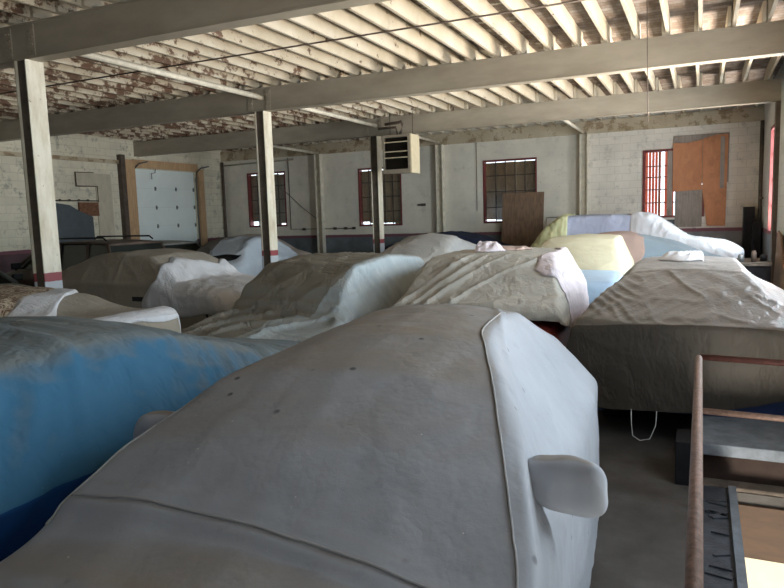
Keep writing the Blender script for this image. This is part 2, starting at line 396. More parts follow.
# steel beams along X
for i, y in enumerate(BY+[1.05]):
    mb = MB(); x0, x1 = XL, XR
    mb.box(x0, x1, y-.1, y+.1, 3.85, 3.868); mb.box(x0, x1, y-.1, y+.1, 4.252, 4.27); mb.box(x0, x1, y-.085, y-.07, 3.868, 4.252) 
    if i == 3: lab = 'grey painted steel ceiling beam overhead, nearest the front wall'
    else: lab = ['grey painted steel ceiling beam across the top left corner, on the nearest column',
                 'grey painted steel ceiling beam in the middle, resting on the second cream column',
                 'grey painted steel ceiling beam farthest back, meeting the hanging heater and garage door post'][i]
    bo = empty('ceiling_beam', (0, y, 3.85), lab, 'beam', 'steel beams under the joists')
    o = mb.build('beam_section', M['beam'], bo); o.location = (0, -y, -3.85)
    mb = MB()
    for cx in ((-7.5,) if i != 2 else (-7.5,)):
        for sx in (-.2, .2):
            mb.box(cx+sx-.05, cx+sx+.05, y-.1, y-.086, 3.88, 4.24)
            for k in range(4):
                for d in (-.025, .025): mb.tube([(cx+sx+d, y-.1, 3.93+k*.08), (cx+sx+d, y-.115, 3.93+k*.08)], .011, 6)
    o = mb.build('bolted_plate', M['beam'], bo); o.location = (0, -y, -3.85)
# joists, 16 inches apart in four bays, spliced over the beams
proto = None
bays = [(1.05, 5.9, 'cream painted wooden ceiling joist in the row nearest the camera, before the first beam'),
        (5.9, 10.75, 'cream painted wooden ceiling joist in the row between the nearest and middle beams'),
        (10.75, 15.56, 'cream painted wooden ceiling joist in the row between the middle and farthest beams'),
        (15.56, 19.56, 'cream painted wooden ceiling joist in the short row against the back wall')]
for bi, (y0, y1, lab) in enumerate(bays):
    ya, yb = y0-.2, (y1+.2 if bi < 3 else y1)
    mb = MB(); mb.box(-.024, .024, ya-y0, yb-y0, 0, .255)
    pj = mb.build('ceiling_joist', M['joist'], bevel=.004)
    off = .055*(bi % 2)
    for k in range(40):
        x = 1.12-.415*k+off
        if x < XL+.1: break
        o = pj if k == 0 else pj.copy()
        if k: COL.objects.link(o)
        o.location = (x, y0, 4.271); tag(o, lab, 'joist', 'ceiling joists of bay %s' % ['one', 'two', 'three', 'four'][bi])
        o.rotation_euler = (0, random.uniform(-.02, .02), 0)
# columns
def column(y, lab, x=-7.5, h=3.85):
    c = empty('steel_column', (x, y, 0), lab, 'column', 'cream steel columns')
    mb = MB()
    mb.box(-.1, -.085, -.125, .125, .02, h); mb.box(.085, .1, -.125, .125, .02, h)
    mb.build('flanges', M['column'], c)
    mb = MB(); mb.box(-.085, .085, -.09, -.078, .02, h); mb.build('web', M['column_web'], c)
    mb = MB(); mb.box(-.17, .17, -.17, .17, 0, .02); mb.build('base_plate', M['pipe_dark'], c)
    return c
column(5.9, 'tall cream steel column nearest the camera at far left, red band near its base')
column(10.75, 'cream steel column second from the camera, in front of the leftmost back window')
column(15.56, 'farthest cream steel column, with the heater hanging beside it', h=3.84)

# pilasters and pipes on the back wall
def pil(x, lab):
    mb = MB(); mb.box(x-.11, x-.085, YB-.2, YB-.005, 0, 3.93); mb.box(x+.085, x+.11, YB-.2, YB-.005, 0, 3.93); mb.box(x-.085, x+.085, YB-.1, YB-.08, 0, 3.93)
    o = tag(mb.build('wall_column', M['pipe_cream']), lab, 'column')
pil(-11.5, 'narrow cream steel wall column right of the leftmost back window'); pil(-7.25, 'narrow cream steel wall column right of the window behind the heater'); pil(-3.0, 'narrow cream steel wall column between the plywood sheet and the barred window')
# struts along Y
def strut(pts, lab, r=.05):
    mb = MB(); p, q = Vector(pts[0]), Vector(pts[1])
    mb.tube([p, q], r, 6); tag(mb.build('ceiling_strut', M['pipe_cream']), lab, 'strut', None)
strut([(-7.4, 6.15, 4.08), (-7.4, 10.6, 4.08)], 'long cream strut running from the nearest column top to the second column')
strut([(-7.4, 11.0, 4.08), (-7.4, 15.4, 4.08)], 'cream strut running from the second column top to the heater column')
strut([(-7.28, 15.7, 4.05), (-7.28, 19.45, 4.0)], 'cream strut from the farthest beam to the wall column right of the heater', .04)
strut([(-3.0, 15.75, 3.98), (-3.0, 19.45, 3.96)], 'cream strut from the farthest beam to the wall column near the barred window', .045)
strut([(-11.5, 15.75, 4.0), (-11.5, 19.45, 3.96)], 'cream strut from the farthest beam to the wall column near the leftmost window', .045)
# ledger board under the joists on the back wall
mb = MB(); mb.box(XL, XR, YB-.06, YB-.002, 3.93, 4.27); struct(mb.build('trim_1', M['ledger']))
mb = MB(); mb.box(XL+.002, XL+.07, YF, 14.86, 3.60, 3.70); struct(mb.build('trim_2', M['ledger']))

# thin ceiling conduit across bay two
mb = MB(); mb.tube([(XL, 8.5, 4.25), (-6.9, 8.38, 4.252), (XR, 8.28, 4.25)], .012, 6)
tag(mb.build('ceiling_conduit', M['pipe_dark']), 'thin dark conduit crossing under the joists between the nearest and middle beams', 'conduit')
mb = MB(); mb.tube([(-.55, 7.5, 4.25), (-.53, 7.5, 3.2), (-.52, 7.5, 2.72)], .005, 6)
tag(mb.build('hanging_wire', M['pipe_dark']), 'thin dark wire hanging straight down from the ceiling above the right windows', 'wire')
mb = MB(); mb.tube([(-7.15, 19.3, 4.2), (-7.13, 19.3, 3.0), (-7.12, 19.3, 2.4)], .004, 6)

# ------------------------------------------------------------------ windows
def boarded_window(n, W, seed, slits):
    x0, x1, z0, z1 = W; rnd = random.Random(seed)
    fr = MB()
    for a in ((x0, x0+.045, z0, z1), (x1-.045, x1, z0, z1), (x0+.045, x1-.045, z1-.05, z1), (x0+.045, x1-.045, z0, z0+.06)):
        fr.box(a[0], a[1], YB-.012, YB+.2, a[2], a[3])
    w = struct(fr.build('window_%d' % n, M['red_frame']))
    mu = MB(); nx = 5
    for k in range(1, nx):
        x = x0+.07+(x1-x0-.14)*k/nx; mu.box(x-.014, x+.014, YB+.08, YB+.11, z0+.06, z1-.05)
    for k in range(1, 4):
        z = z0+(z1-z0)*k/4; mu.box(x0+.07, x1-.07, YB+.082, YB+.108, z-.013, z+.013)
    o = mu.build('muntins', M['pipe_dark'], w)
    bd = MB(); m = 5
    for k in range(m):
        a = x0+.045+(x1-x0-.09)*k/m; b = x0+.045+(x1-x0-.09)*(k+1)/m
        zt = z1-.05-(.02+rnd.uniform(0, .02)); zb = z0+.06+rnd.choice([.0, .0, .03])
        if slits and k in slits: zb += slits[k]
        bd.box(a+.001, b-.001, YB+.16, YB+.18, zb, zt)
    bd.build('boarding', M['board_dark'], w)
    g = MB(); g.box(x0+.07, x1-.07, YB+.092, YB+.096, z0+.06, z1-.05); g.build('glass', M['pane'], w)
boarded_window(1, W1, 3, {0: .10, 4: .05}); boarded_window(2, W2, 5, {0: .05}); boarded_window(3, W3, 8, {0: .05})
# barred bright window
x0, x1, z0, z1 = W4
fr = MB()
for a in ((x0, x0+.06, z0, z1), (x1-.06, x1, z0, z1), (x0+.06, x1-.06, z1-.05, z1), (x0+.06, x1-.06, z0, z0+.05)):
    fr.box(a[0], a[1], YB-.03, YB+.2, a[2], a[3])
w = struct(fr.build('window_4', M['red_frame']))
mu = MB()
for x in (-1.06, -.76, -.40): mu.box(x-.018, x+.018, YB+.07, YB+.1, z0+.05, z1-.05)
for z in (2.95, 2.66, 2.33, 1.98, ): mu.box(x0+.06, x1-.06, YB+.072, YB+.098, z-.013, z+.013)
mu.build('muntins', M['rust'], w)
g = MB(); g.box(x0+.06, x1-.06, YB+.083, YB+.087, z0+.05, z1-.05); g.build('glass', M['pane'], w)
sl = MB()
for k in range(9):
    x = x0+.04+.082*k
    if k in (5,): continue
    sl.box(x, x+.068, YB+.35, YB+.37, z0-.1, z1+.1)
tag(sl.build('slatted_shutter', M['slat']), 'pinkish orange vertical slats behind the panes of the barred back window', 'shutter')
# boards nailed over its right half
mb = MB(); mb.box(-.86, -.725, YB-.028, YB-.0005, 1.6, 3.33); tag(mb.build('grey_board', M['ply_grey']), 'narrow dark grey board between the barred panes and the orange plywood', 'board')
mb = MB(); mb.box(-.66, -.005, YB-.034, YB-.0005, 1.32, 2.4); tag(mb.build('weathered_board', M['ply_grey']), 'weathered grey boards hanging under the orange plywood on the back wall', 'board')
mb = MB(); mb.prism([(-.72, 2.25), (-.02, 2.28), (-.02, 3.56), (-.40, 3.5), (-.72, 3.52)], 'Y', YB-.060, YB-.0365)
tag(mb.build('plywood_sheet', M['ply_orange']), 'left orange plywood panel nailed over the back right window', 'plywood', None)
mb = MB(); mb.prism([(-.01, 2.28), (.12, 1.34), (.55, 1.33), (.58, 3.66), (.30, 3.66), (-.01, 3.58)], 'Y', YB-.060, YB-.0365)
tag(mb.build('plywood_sheet', M['ply_orange']), 'right tall orange plywood panel nailed over the back right window', 'plywood', None)
mb = MB(); mb.box(-.72, .60, YB-.036, YB-.0005, 2.45, 3.70); tag(mb.build('backing_board', M['ply_grey']), 'grey backing board showing along the top of the orange plywood panels', 'board')
mb = MB(); mb.box(.40, .50, YB-.085, YB-.0605, 2.3, 3.6); tag(mb.build('wood_batten', M['ply_grey']), 'grey vertical batten on the right edge of the orange plywood', 'batten')
mb = MB(); mb.box(-1.45, -.62, YB-.03, YB-.004, 1.30, 1.52); tag(mb.build('sill_panel', M['dark']), 'grey panel below the sill of the barred back window', 'panel')
# leaning plywood sheet
mb = MB(); mb.box(-.60, .60, -.012, .012, 0, 1.55)
o = mb.build('plywood_sheet', M['ply_brown'], bevel=.003); o.location = (-4.68, YB-.42, .86); o.rotation_euler = (-.14, 0, 0)
tag(o, 'brown stained plywood sheet leaning on the back wall before the third window', 'plywood')
# crate it stands on, hidden behind the navy cover
mb = MB(); mb.box(-.55, .55, -.25, .25, 0, .86); mb.box(-.58, .58, -.28, .28, .80, .86)
o = mb.build('wooden_crate', M['ply_brown']); o.location = (-4.68, YB-.42, -.005); tag(o, 'wooden crate under the leaning brown plywood sheet', 'crate')

# right wall windows with frames
for i, (ya, yb, za, zb) in enumerate(RW):
    fr = MB()
    for a in ((ya, ya+.07, za, zb), (yb-.07, yb, za, zb), (ya+.07, yb-.07, zb-.07, zb), (ya+.07, yb-.07, za, za+.06)):
        fr.box(XR-.02, XR+.1, a[0], a[1], a[2], a[3])
    w = struct(fr.build('window_%d' % (5+i), M['red_frame']))
    mu = MB()
    for k in range(1, 3): y = ya+(yb-ya)*k/3; mu.box(XR+.03, XR+.06, y-.014, y+.014, za+.06, zb-.07)
    for k in range(1, 4): z = za+(zb-za)*k/4; mu.box(XR+.032, XR+.058, ya+.07, yb-.07, z-.014, z+.014)
    mu.build('muntins', M['red_frame'], w)
    g = MB(); g.box(XR+.042, XR+.046, ya+.07, yb-.07, za+.06, zb-.07); g.build('glass', M['pane'], w)
# right wall column at the farthest beam
mb = MB(); mb.box(XR-.08, XR-.002, 15.42, 15.7, 0, 3.84); tag(mb.build('wall_column', M['pipe_dark']), 'dark steel wall column on the right wall beside the red framed window', 'column')
mb = MB(); mb.tube([(XR-.05, 19.25, 0), (XR-.05, 19.25, 3.9)], .045, 10); mb.tube([(XR-.05, 19.1, 2.0), (XR-.05, 18.6, 2.0)], .03, 8)
tag(mb.build('wall_pipe', M['pipe_dark']), 'dark vertical pipe in the back right corner', 'pipe')

# garage door in the left wall
ya, yb, za, zb = GD
d = MB(); n = 6; ph = 3.5/6
for k in range(n): d.box(XL-.09, XL-.05, ya+.0, yb-.0, k*ph+.004, (k+1)*ph-.004)
gd = struct(d.build('door_1', M['garage_white'], bevel=.006))
mb = MB(); mb.box(XL-.095, XL-.085, ya, yb, 0, 3.5); mb.build('door_backing', M['garage_white'], gd)
for k in range(1, n):
    for t_ in (.02, .33, .67, .98):
        h = MB(); y = ya+(yb-ya)*t_; h.box(XL-.05, XL-.035, y-.03, y+.03, k*ph-.06, k*ph+.06); h.tube([(XL-.03, y-.035, k*ph), (XL-.03, y+.035, k*ph)], .014, 6)
        h.build('hinge', M['hinge'], gd)
tr = MB()
for y, s in ((ya-.03, 1), (yb+.03, -1)):
    tr.tube([(XL+.03, y, 0), (XL+.03, y, 3.3), (XL+.08, y, 3.5), (XL+.25, y, 3.62), (XL+.6, y, 3.66)], .022, 6)
tr.build('track', M['hinge'], gd)
mb = MB(); mb.tube([(XL+.05, ya, 3.6), (XL+.05, yb, 3.6)], .02, 8); mb.tube([(XL+.02, ya+.9, 3.66), (XL+.02, ya+.85, 3.4), (XL+.02, ya+.7, 3.38), (XL+.02, ya+.7, 3.2)], .012, 6)
tag(mb.build('spring_shaft', M['pipe_dark']), 'dark spring shaft and cable above the white garage door', 'shaft')
mb = MB(); mb.box(XL, XL+.12, 14.98, 15.36, 0, 3.74); struct(mb.build('trim_3', M['post_wood']))
mb = MB(); mb.box(XL, XL+.12, 18.16, 18.42, 0, 3.6); struct(mb.build('trim_4', M['post_wood']))
mb = MB(); mb.box(XL, XL+.10, 15.36, 18.16, 3.52, 3.76); struct(mb.build('trim_5', M['post_wood']))
mb = MB(); mb.box(XL, XL+.16, 14.80, 14.96, 0, 3.86); tag(mb.build('wall_column', M['pipe_dark']), 'dark steel wall column on the left wall beside the garage door', 'column')
mb = MB(); mb.tube([(XL+.1, 19.45, 0), (XL+.1, 19.45, 3.9)], .05, 8); tag(mb.build('wall_pipe', M['pipe_dark']), 'dark vertical pipe in the back left corner', 'pipe')
# things on left wall
mb = MB(); mb.prism([(13.30, 2.93), (13.95, 2.94), (13.97, 1.1), (14.5, 1.1), (14.5, 3.28), (13.30, 3.28)], 'X', XL+.004, XL+.03)
tag(mb.build('wall_panel', M['ply_tan']), 'pale tan panel shaped like a reversed L on the left wall', 'panel')
mb = MB(); mb.prism([(13.28, 2.90), (13.98, 2.91), (13.98, 2.48), (14.0, 2.48), (14.0, 2.935), (13.30, 2.935), (13.30, 3.28), (13.9, 3.29), (13.9, 3.31), (13.27, 3.30)], 'X', XL+.0305, XL+.045)
tag(mb.build('panel_edging', M['pipe_dark']), 'thin dark edging around the pale tan wall panel', 'edging')
mb = MB(); mb.box(XL+.0305, XL+.08, 13.30, 13.95, 2.10, 2.48); tag(mb.build('rust_panel', M['rust']), 'rusty brown square metal panel on the left wall', 'panel')
mb = MB(); mb.tube([(XL+.05, 12.5, 2.52), (XL+.05, 13.95, 2.52)], .02, 6)
for y in (12.7, 13.0, 13.3, 13.6): mb.box(XL+.03, XL+.08, y, y+.04, 2.5, 2.56)
tag(mb.build('shelf_rail', M['pipe_dark']), 'dark metal rail above the rusty panel on the left wall', 'rail')
mb = MB(); mb.prism([(12.1, .0), (13.72, .0), (13.69, 2.08), (13.3, 2.22), (12.95, 2.40), (12.5, 2.46), (12.1, 2.46)], 'X', XL+.081, XL+.12)
tag(mb.build('dark_board', M['dark']), 'dark blue grey board with a curved top standing against the left wall', 'board')
# conduits on back wall
mb = MB()
mb.tube([(-12.72, YB-.03, 3.9), (-12.72, YB-.03, 1.50), (-11.0, YB-.03, 1.49), (-10.3, YB-.03, 1.48)], .014, 6)
for x in (-12.2, -11.0, -10.6, -10.3): mb.box(x-.05, x+.05, YB-.06, YB-.005, 1.45, 1.53)
tag(mb.build('wall_conduit', M['pipe_dark']), 'thin conduit with junction boxes beside the leftmost back window', 'conduit')
mb = MB(); mb.tube([(XL+.1, YB-.05, 3.86-.08), (-12.5, YB-.05, 3.82), (-12.5, YB-.05, 4.1)], .022, 6); tag(mb.build('wall_pipe', M['conduit']), 'horizontal grey pipe above the leftmost back window', 'pipe')
mb = MB(); mb.tube([(-12.85, YB-.04, 2.75), (-12.2, YB-.04, 2.2), (-11.6, YB-.12, 1.8)], .010, 6); tag(mb.build('wall_cable', M['pipe_dark']), 'slack dark cable drooping to the wall column at left', 'cable')
mb = MB(); mb.tube([(-6.12, YB-.02, 3.93), (-6.12, YB-.02, 1.92)], .008, 6); tag(mb.build('wall_cable', M['pipe_dark']), 'thin vertical cable on back wall left of the third window', 'cable')
mb = MB(); mb.box(-7.93, -7.78, YB-.06, YB-.004, 2.12, 2.2); mb.tube([(-7.93, YB-.03, 2.16), (-8.03, YB-.03, 2.16)], .03, 8); tag(mb.build('wall_bracket', M['pipe_dark']), 'small dark bracket on the back wall below the heater', 'bracket')
mb = MB(); mb.tube([(-4.05, YB-.03, 1.66), (-3.05, YB-.03, 1.67)], .012, 6); mb.tube([(-4.05, YB-.03, 1.66), (-4.05, YB-.03, 1.2)], .012, 6)
tag(mb.build('wall_conduit', M['conduit']), 'thin horizontal conduit behind the yellow cover', 'conduit')
# tall black locker in back right corner
lk = empty('black_locker', (1.1, 19.33, 0), 'tall narrow black steel locker in the back right corner', 'locker')
mb = MB(); mb.box(-.15, .10, -.2, .2, 0, 1.80); mb.build('body', M['black'], lk, .01)
mb = MB(); mb.box(-.13, .08, -.215, -.2, .06, 1.74); dr_ = mb.build('door', M['black'], lk, .004)
mb = MB(); mb.box(.03, .05, -.235, -.215, .85, 1.0); mb.build('handle', M['hinge'], dr_)
lk = empty('black_cabinet', (1.18, 18.75, 0), 'lower black cabinet in front of the tall corner locker', 'cabinet')
mb = MB(); mb.box(-.05, .14, -.15, .3, 0, 1.45); mb.build('body', M['black'], lk, .01)
mb = MB(); mb.box(-.03, .12, -.16, -.15, .06, 1.4); mb.build('door', M['black'], lk, .004)
wb = empty('workbench', (.85, 13.9, 0), 'dark low workbench against the right wall near the corner locker', 'workbench')
mb = MB(); mb.box(-.3, .27, -.6, .6, .78, .84); mb.build('bench_top', M['edge_conc'], wb, .005)
for sx in (-.27, .23):
    for sy in (-.55, .55):
        mb = MB(); mb.box(sx-.03, sx+.03, sy-.03, sy+.03, 0, .78); mb.build('leg', M['black'], wb)
mb = MB(); mb.box(-.24, .20, -.57, -.54, .2, .78); mb.build('front_panel', M['black'], wb)
for k, (x, y, r, h) in enumerate([(.65, 13.5, .05, .14), (.85, 13.5, .045, .2), (1.02, 13.7, .06, .12)]):
    mb = MB(); mb.tube([(x, y, .841), (x, y, .841+h*.8), (x, y, .841+h)], [r, r, r*.6], 12)
    tag(mb.build('paint_can', [M['hinge'], M['pipe_dark'], M['black']][k]), ['short grey tin on the low workbench', 'taller brown bottle on the low workbench', 'black tin at the wall side of the low workbench'][k], 'tin', 'tins on the workbench')
# brown panel leaning on the right wall
mb = MB(); mb.prism([(12.2, 0), (14.6, 0), (14.6, 1.35), (14.1, 1.3), (13.4, .9), (12.2, .4)], 'X', -.015, .015)
o = mb.build('leaning_board', M['ply_brown']); o.location = (1.25, 0, 0.0); o.rotation_euler = (0, .05, 0)
tag(o, 'brown slanted board leaning on the right wall at the picture edge', 'board')

# ------------------------------------------------------------------ heater
ht_ = empty('unit_heater', (-6.50, 15.0, 2.84), 'cream boxed unit heater with dark louvres hanging beside the farthest column', 'heater')
mb = MB(); b_ = .06
mb.box(-.5, .34, -.4, .36, .02, .06); mb.box(-.5, .34, -.4, .36, .84, .88); mb.box(-.5, -.46, -.4, .36, .06, .84); mb.box(-.46, .34, .30, .36, .06, .84)
mb.build('casing', M['heater_grey'], ht_)
mb = MB(); mb.box(.34, .38, -.42, .36, 0, .9); mb.build('side_panel', M['heater_cream'], ht_, .006)
mb = MB(); mb.box(-.5, -.44, -.43, -.4, 0, .9); mb.box(.27, .34, -.43, -.4, 0, .9); mb.box(-.44, .27, -.43, -.4, 0, .10); mb.box(-.44, .27, -.43, -.4, .84, .9)
mb.build('front_frame', M['heater_grey'], ht_, .004)
mb = MB()
for k in range(24): x = -.42+k*.0285; mb.box(x, x+.006, -.36, -.2, .1, .82)
mb.box(-.44, .27, -.2, -.19, .1, .84)
mb.build('fins', M['heater_fins'], ht_)
for z in (.36, .50, .72):
    mb = MB(); mb.box(-.44, .27, -.42, -.405, z, z+.02, Matrix.Rotation(.5, 3, 'X')); mb.build('louvre', M['heater_cream'], ht_)
mb = MB()
mb.tube([(-.52, -.1, 1.18), (-.1, -.1, 1.2), (-.02, -.1, 1.22), (.02, -.1, 1.15), (.0, -.1, 1.02), (-.08, -.1, .9)], .035, 10)
mb.tube([(-.75, -.05, 1.1), (-.2, -.05, 1.1), (-.15, -.05, .9)], .03, 10)
mb.build('feed_pipe', M['pipe_dark'], ht_)
mb = MB()
for x in (-.4, .3): mb.tube([(x, 0, .88), (x, 0, 1.44)], .01, 6)
mb.build('hanger_rod', M['pipe_dark'], ht_)

ht_.scale = (.84, .65, 1)
# ------------------------------------------------------------------ stairwell at right
mb = MB(); T = .1
mb.box(HX0-T, HX0, HY0, HY1+.6, -2.8, -.2); struct(mb.build('wall_stairwell_side', M['white_wall']))
mb = MB(); mb.box(HX0, XR, HY1+.6, HY1+.7, -2.8, -.2); struct(mb.build('wall_stairwell_far', M['cream_wall']))
mb = MB(); mb.box(HX0, XR, HY0-T, HY0, -2.8, -.2); struct(mb.build('wall_stairwell_near', M['well']))
mb = MB(); mb.box(HX0-T, XR, HY0-T, HY1+.7, -2.9, -2.8); struct(mb.build('floor_lower', M['floor']))
mb = MB(); mb.box(HX0, XR, HY1-.03, HY1-.002, -.42, -.07); tag(mb.build('fascia_board', M['ply_fascia']), 'brown plywood fascia board under the far edge of the stair opening', 'board')
mb = MB(); mb.box(.03, HX0-.005, .8, HY1, .001, .02)
rnd = random.Random(2)
for k in range(26):
    y = 1+rnd.random()*3.6; mb.box(.04+rnd.random()*.06, .175, y, y+.012+rnd.random()*.02, .02, .03, Matrix.Rotation(rnd.uniform(-.5, .5), 3, 'Z'))
tag(mb.build('tarred_plank', M['tar']), 'dark tarry plank along the floor between handrail and stair opening', 'plank')
mb = MB(); mb.box(.19, .235, 3.0, HY1-.03, .0205, .05); tag(mb.build('steel_angle', M['slab']), 'blue grey steel edge strip on the left lip of the stair opening', 'edge strip')
mb = MB(); mb.box(.0, XR-.01, 4.80, 6.4, .2, .28); 
pf = empty('raised_slab', (.6, 5.2, 0), 'pale blue grey raised slab at the head of the stair opening, under the right car', 'slab')
o = mb.build('slab_top', M['slab'], pf, .008); o.location = (-.6, -5.2, 0)
mb = MB(); mb.box(.02, XR-.01, 4.86, 4.98, 0, .2); o = mb.build('front_beam', M['well'], pf, .006); o.location = (-.6, -5.2, 0)
mb = MB(); mb.box(HX0-.2, XR-.01, HY1+.002, 4.85, .001, .03); tag(mb.build('broken_threshold', M['edge_conc'], bevel=.01), 'rough broken concrete threshold along the far edge of the stair opening', 'threshold')
mb = MB(); mb.box(-.13, -.015, 4.72, 5.0, .001, .30); tag(mb.build('black_block', M['black'], bevel=.006), 'black square block on the floor at the corner of the handrail', 'block')
# handrail
hr = empty('handrail', (0, 4.36, 0), 'rusty pipe handrail around the stair opening at right', 'handrail')
ps = MB(); ps.tube([(0, 0, 0), (0, 0, .94)], .02, 12); ps.build('post', M['rust_pale'], hr)
ps = MB(); ps.tube([(0, -3.9, .95), (0, -.02, .95), (0, .012, .948)], [.021, .021, .017], 14); ps.build('top_rail', M['rust_pale'], hr)
ps = MB(); ps.tube([(0, -3.9, 0), (0, -3.9, .95)], .02, 12); ps.build('post', M['rust_pale'], hr)
ps = MB(); ps.tube([(.0, .0, .955), (1.34, 0, .925)], .019, 12); ps.build('cross_rail', M['darkred_metal'], hr)
ps = MB(); ps.tube([(.0, .0, .625), (1.34, 0, .60)], .019, 12); ps.build('middle_rail', M['rust_pale'], hr)
ps = MB(); ps.tube([(0, -3.9, .5), (0, -.0, .5)], .017, 10); ps.build('middle_rail', M['rust_pale'], hr)

# ------------------------------------------------------------------ draped covers
def smoothstep(a, b, x):
    t = np.clip((x-a)/(b-a), 0, 1); return t*t*(3-2*t)
class Drape:
    """cloth lofted over a car: stations (s, ztop, wtop, wbelt, zbelt, whem, hemz), s along the car"""
    def __init__(s, st, NS=110, NV=90, crown=.05, R=.25, smooth=6, origin=(0, 0), heading=90, hem_wave=.02, seed=0):
        st = np.array(st, float)
        d = np.hypot(np.diff(st[:, 0]), np.diff(st[:, 1])); t = np.concatenate([[0], np.cumsum(d)])
        tt = np.linspace(0, t[-1], NS)
        S = np.stack([np.interp(tt, t, st[:, k]) for k in range(7)], 1)
        P = np.zeros((NS, NV, 3)); vv = np.linspace(-1, 1, NV); L0, L1 = st[:, 0].min(), st[:, 0].max()
        for i in range(NS):
            sx, zt, wt, wb, zb, wh, hz = S[i]
            zb = min(zb, zt-.004); hz2 = min(hz, zb-.002)
            prof = np.array([(0, zt+crown*wt), (.5*wt, zt+crown*.72*wt), (wt, zt), (wb, zb), (.55*wb+.45*wh, .5*(zb+hz2)), (wh, hz2)])
            dd = np.hypot(np.diff(prof[:, 0]), np.diff(prof[:, 1])); q = np.concatenate([[0], np.cumsum(dd)]); q /= q[-1]
            a = np.abs(vv); y = np.interp(a, q, prof[:, 0])*np.sign(vv); z = np.interp(a, q, prof[:, 1])
            W = max(wb, .3); x = np.full(NV, sx)
            f0 = 1-smoothstep(L0, L0+1.0, np.array(sx)); f1 = smoothstep(L1-1.0, L1, np.array(sx))
            cv = np.clip(np.abs(y)/W, 0, 1)**3
            x = x+R*f0*cv-R*f1*cv
            P[i, :, 0] = x; P[i, :, 1] = y; P[i, :, 2] = z
        for _ in range(smooth):
            Q = P.copy()
            Q[1:-1, 1:-1] = .5*P[1:-1, 1:-1]+.125*(P[:-2, 1:-1]+P[2:, 1:-1]+P[1:-1, :-2]+P[1:-1, 2:])
            Q[1:-1, 0] = .5*P[1:-1, 0]+.25*(P[:-2, 0]+P[2:, 0]); Q[1:-1, -1] = .5*P[1:-1, -1]+.25*(P[:-2, -1]+P[2:, -1])
            P = Q
        # hem waviness
        for i in range(NS):
            for j in (0, NV-1):
                P[i, j, 2] += hem_wave*noise.noise(Vector((i*.13, j*.1+seed, 3.1)))*2
        s.P = P; s.NS, s.NV = NS, NV; s.origin = origin; s.heading = heading; s.seed = seed
    def normals(s, P=None):
        P = s.P if P is None else P
        du = np.gradient(P, axis=0); dv = np.gradient(P, axis=1); n = np.cross(du, dv)
        n /= (np.linalg.norm(n, axis=2, keepdims=True)+1e-9)
        if n[s.NS//2 if P is s.P else 0, P.shape[1]//2, 2] < 0 and P is s.P: n = -n
        return n
    def sample(s, u, v):
        fi = np.clip(u, 0, 1)*(s.NS-1); fj = np.clip(v, 0, 1)*(s.NV-1)
        i = np.minimum(fi.astype(int), s.NS-2); j = np.minimum(fj.astype(int), s.NV-2); a = (fi-i)[..., None]; b = (fj-j)[..., None]
        def g(A): return A[i, j]*(1-a)*(1-b)+A[i+1, j]*a*(1-b)+A[i, j+1]*(1-a)*b+A[i+1, j+1]*a*b
        N = g(s.N); N /= np.linalg.norm(N, axis=-1, keepdims=True)
        return g(s.P), N
    def wrinkle(s, fn):
        s.N = s.normals()
        if s.N[s.NS//2, s.NV//2, 2] < 0: s.N = -s.N
        D = np.zeros((s.NS, s.NV))
        for i in range(s.NS):
            for j in range(s.NV):
                D[i, j] = fn(Vector(s.P[i, j]), i/(s.NS-1), j/(s.NV-1), Vector(s.N[i, j]))
        s.P = s.P+s.N*D[..., None]; s.P[..., 2] = np.maximum(s.P[..., 2], .01)
    def obj(s, name, mat, parent=None, P=None, mats=None, matfn=None):
        P = s.P if P is None else P; ns, nv = P.shape[:2]
        vs = [tuple(p) for p in P.reshape(-1, 3)]
        fs = [(i*nv+j, i*nv+j+1, (i+1)*nv+j+1, (i+1)*nv+j) for i in range(ns-1) for j in range(nv-1)]
        me = bpy.data.meshes.new(name); me.from_pydata(vs, [], fs); me.update()
        me.polygons.foreach_set('use_smooth', [True]*len(fs))
        me.materials.append(mat)
        if mats:
            for m_ in mats: me.materials.append(m_)
            idx = [matfn(i/(ns-1), j/(nv-1)) for i in range(ns-1) for j in range(nv-1)]
            me.polygons.foreach_set('material_index', idx)
        # keep outward normals
        mid = me.polygons[(ns//2)*(nv-1)+nv//2]
        if mid.normal.z < 0:
            bm = bmesh.new(); bm.from_mesh(me); bmesh.ops.reverse_faces(bm, faces=bm.faces); bm.to_mesh(me); bm.free()
        o = bpy.data.objects.new(name, me); COL.objects.link(o)
        if parent: o.parent = parent
        else: s.place(o)
        return o
    def place(s, o):
        o.location = (s.origin[0], s.origin[1], 0); o.rotation_euler = (0, 0, math.radians(s.heading))
    def patch(s, name, mat, quad, off=.012, n=(50, 50), edge=.03, wr=.01, seed=0, freq=6, parent=None, drop=0):
        """cloth lying on this cover; quad = four (u,v) corners"""
        a = np.linspace(0, 1, n[0])[:, None]; b = np.linspace(0, 1, n[1])[None, :]
        q = np.array(quad, float)
        uv = (1-a)[..., None]*(1-b)[..., None]*q[0]+a[..., None]*(1-b)[..., None]*q[1]+a[..., None]*b[..., None]*q[2]+(1-a)[..., None]*b[..., None]*q[3]
        for i in range(n[0]):
            for j in range(n[1]):
                e = max(0, 1-min(i, n[0]-1-i, j, n[1]-1-j)/(.15*n[0]))
                p = Vector((uv[i, j, 0]*9, uv[i, j, 1]*9, seed))
                uv[i, j, 0] += edge*e*noise.noise(p); uv[i, j, 1] += edge*e*noise.noise(p+Vector((5, 3, 1)))
        P, N = s.sample(uv[..., 0], uv[..., 1])
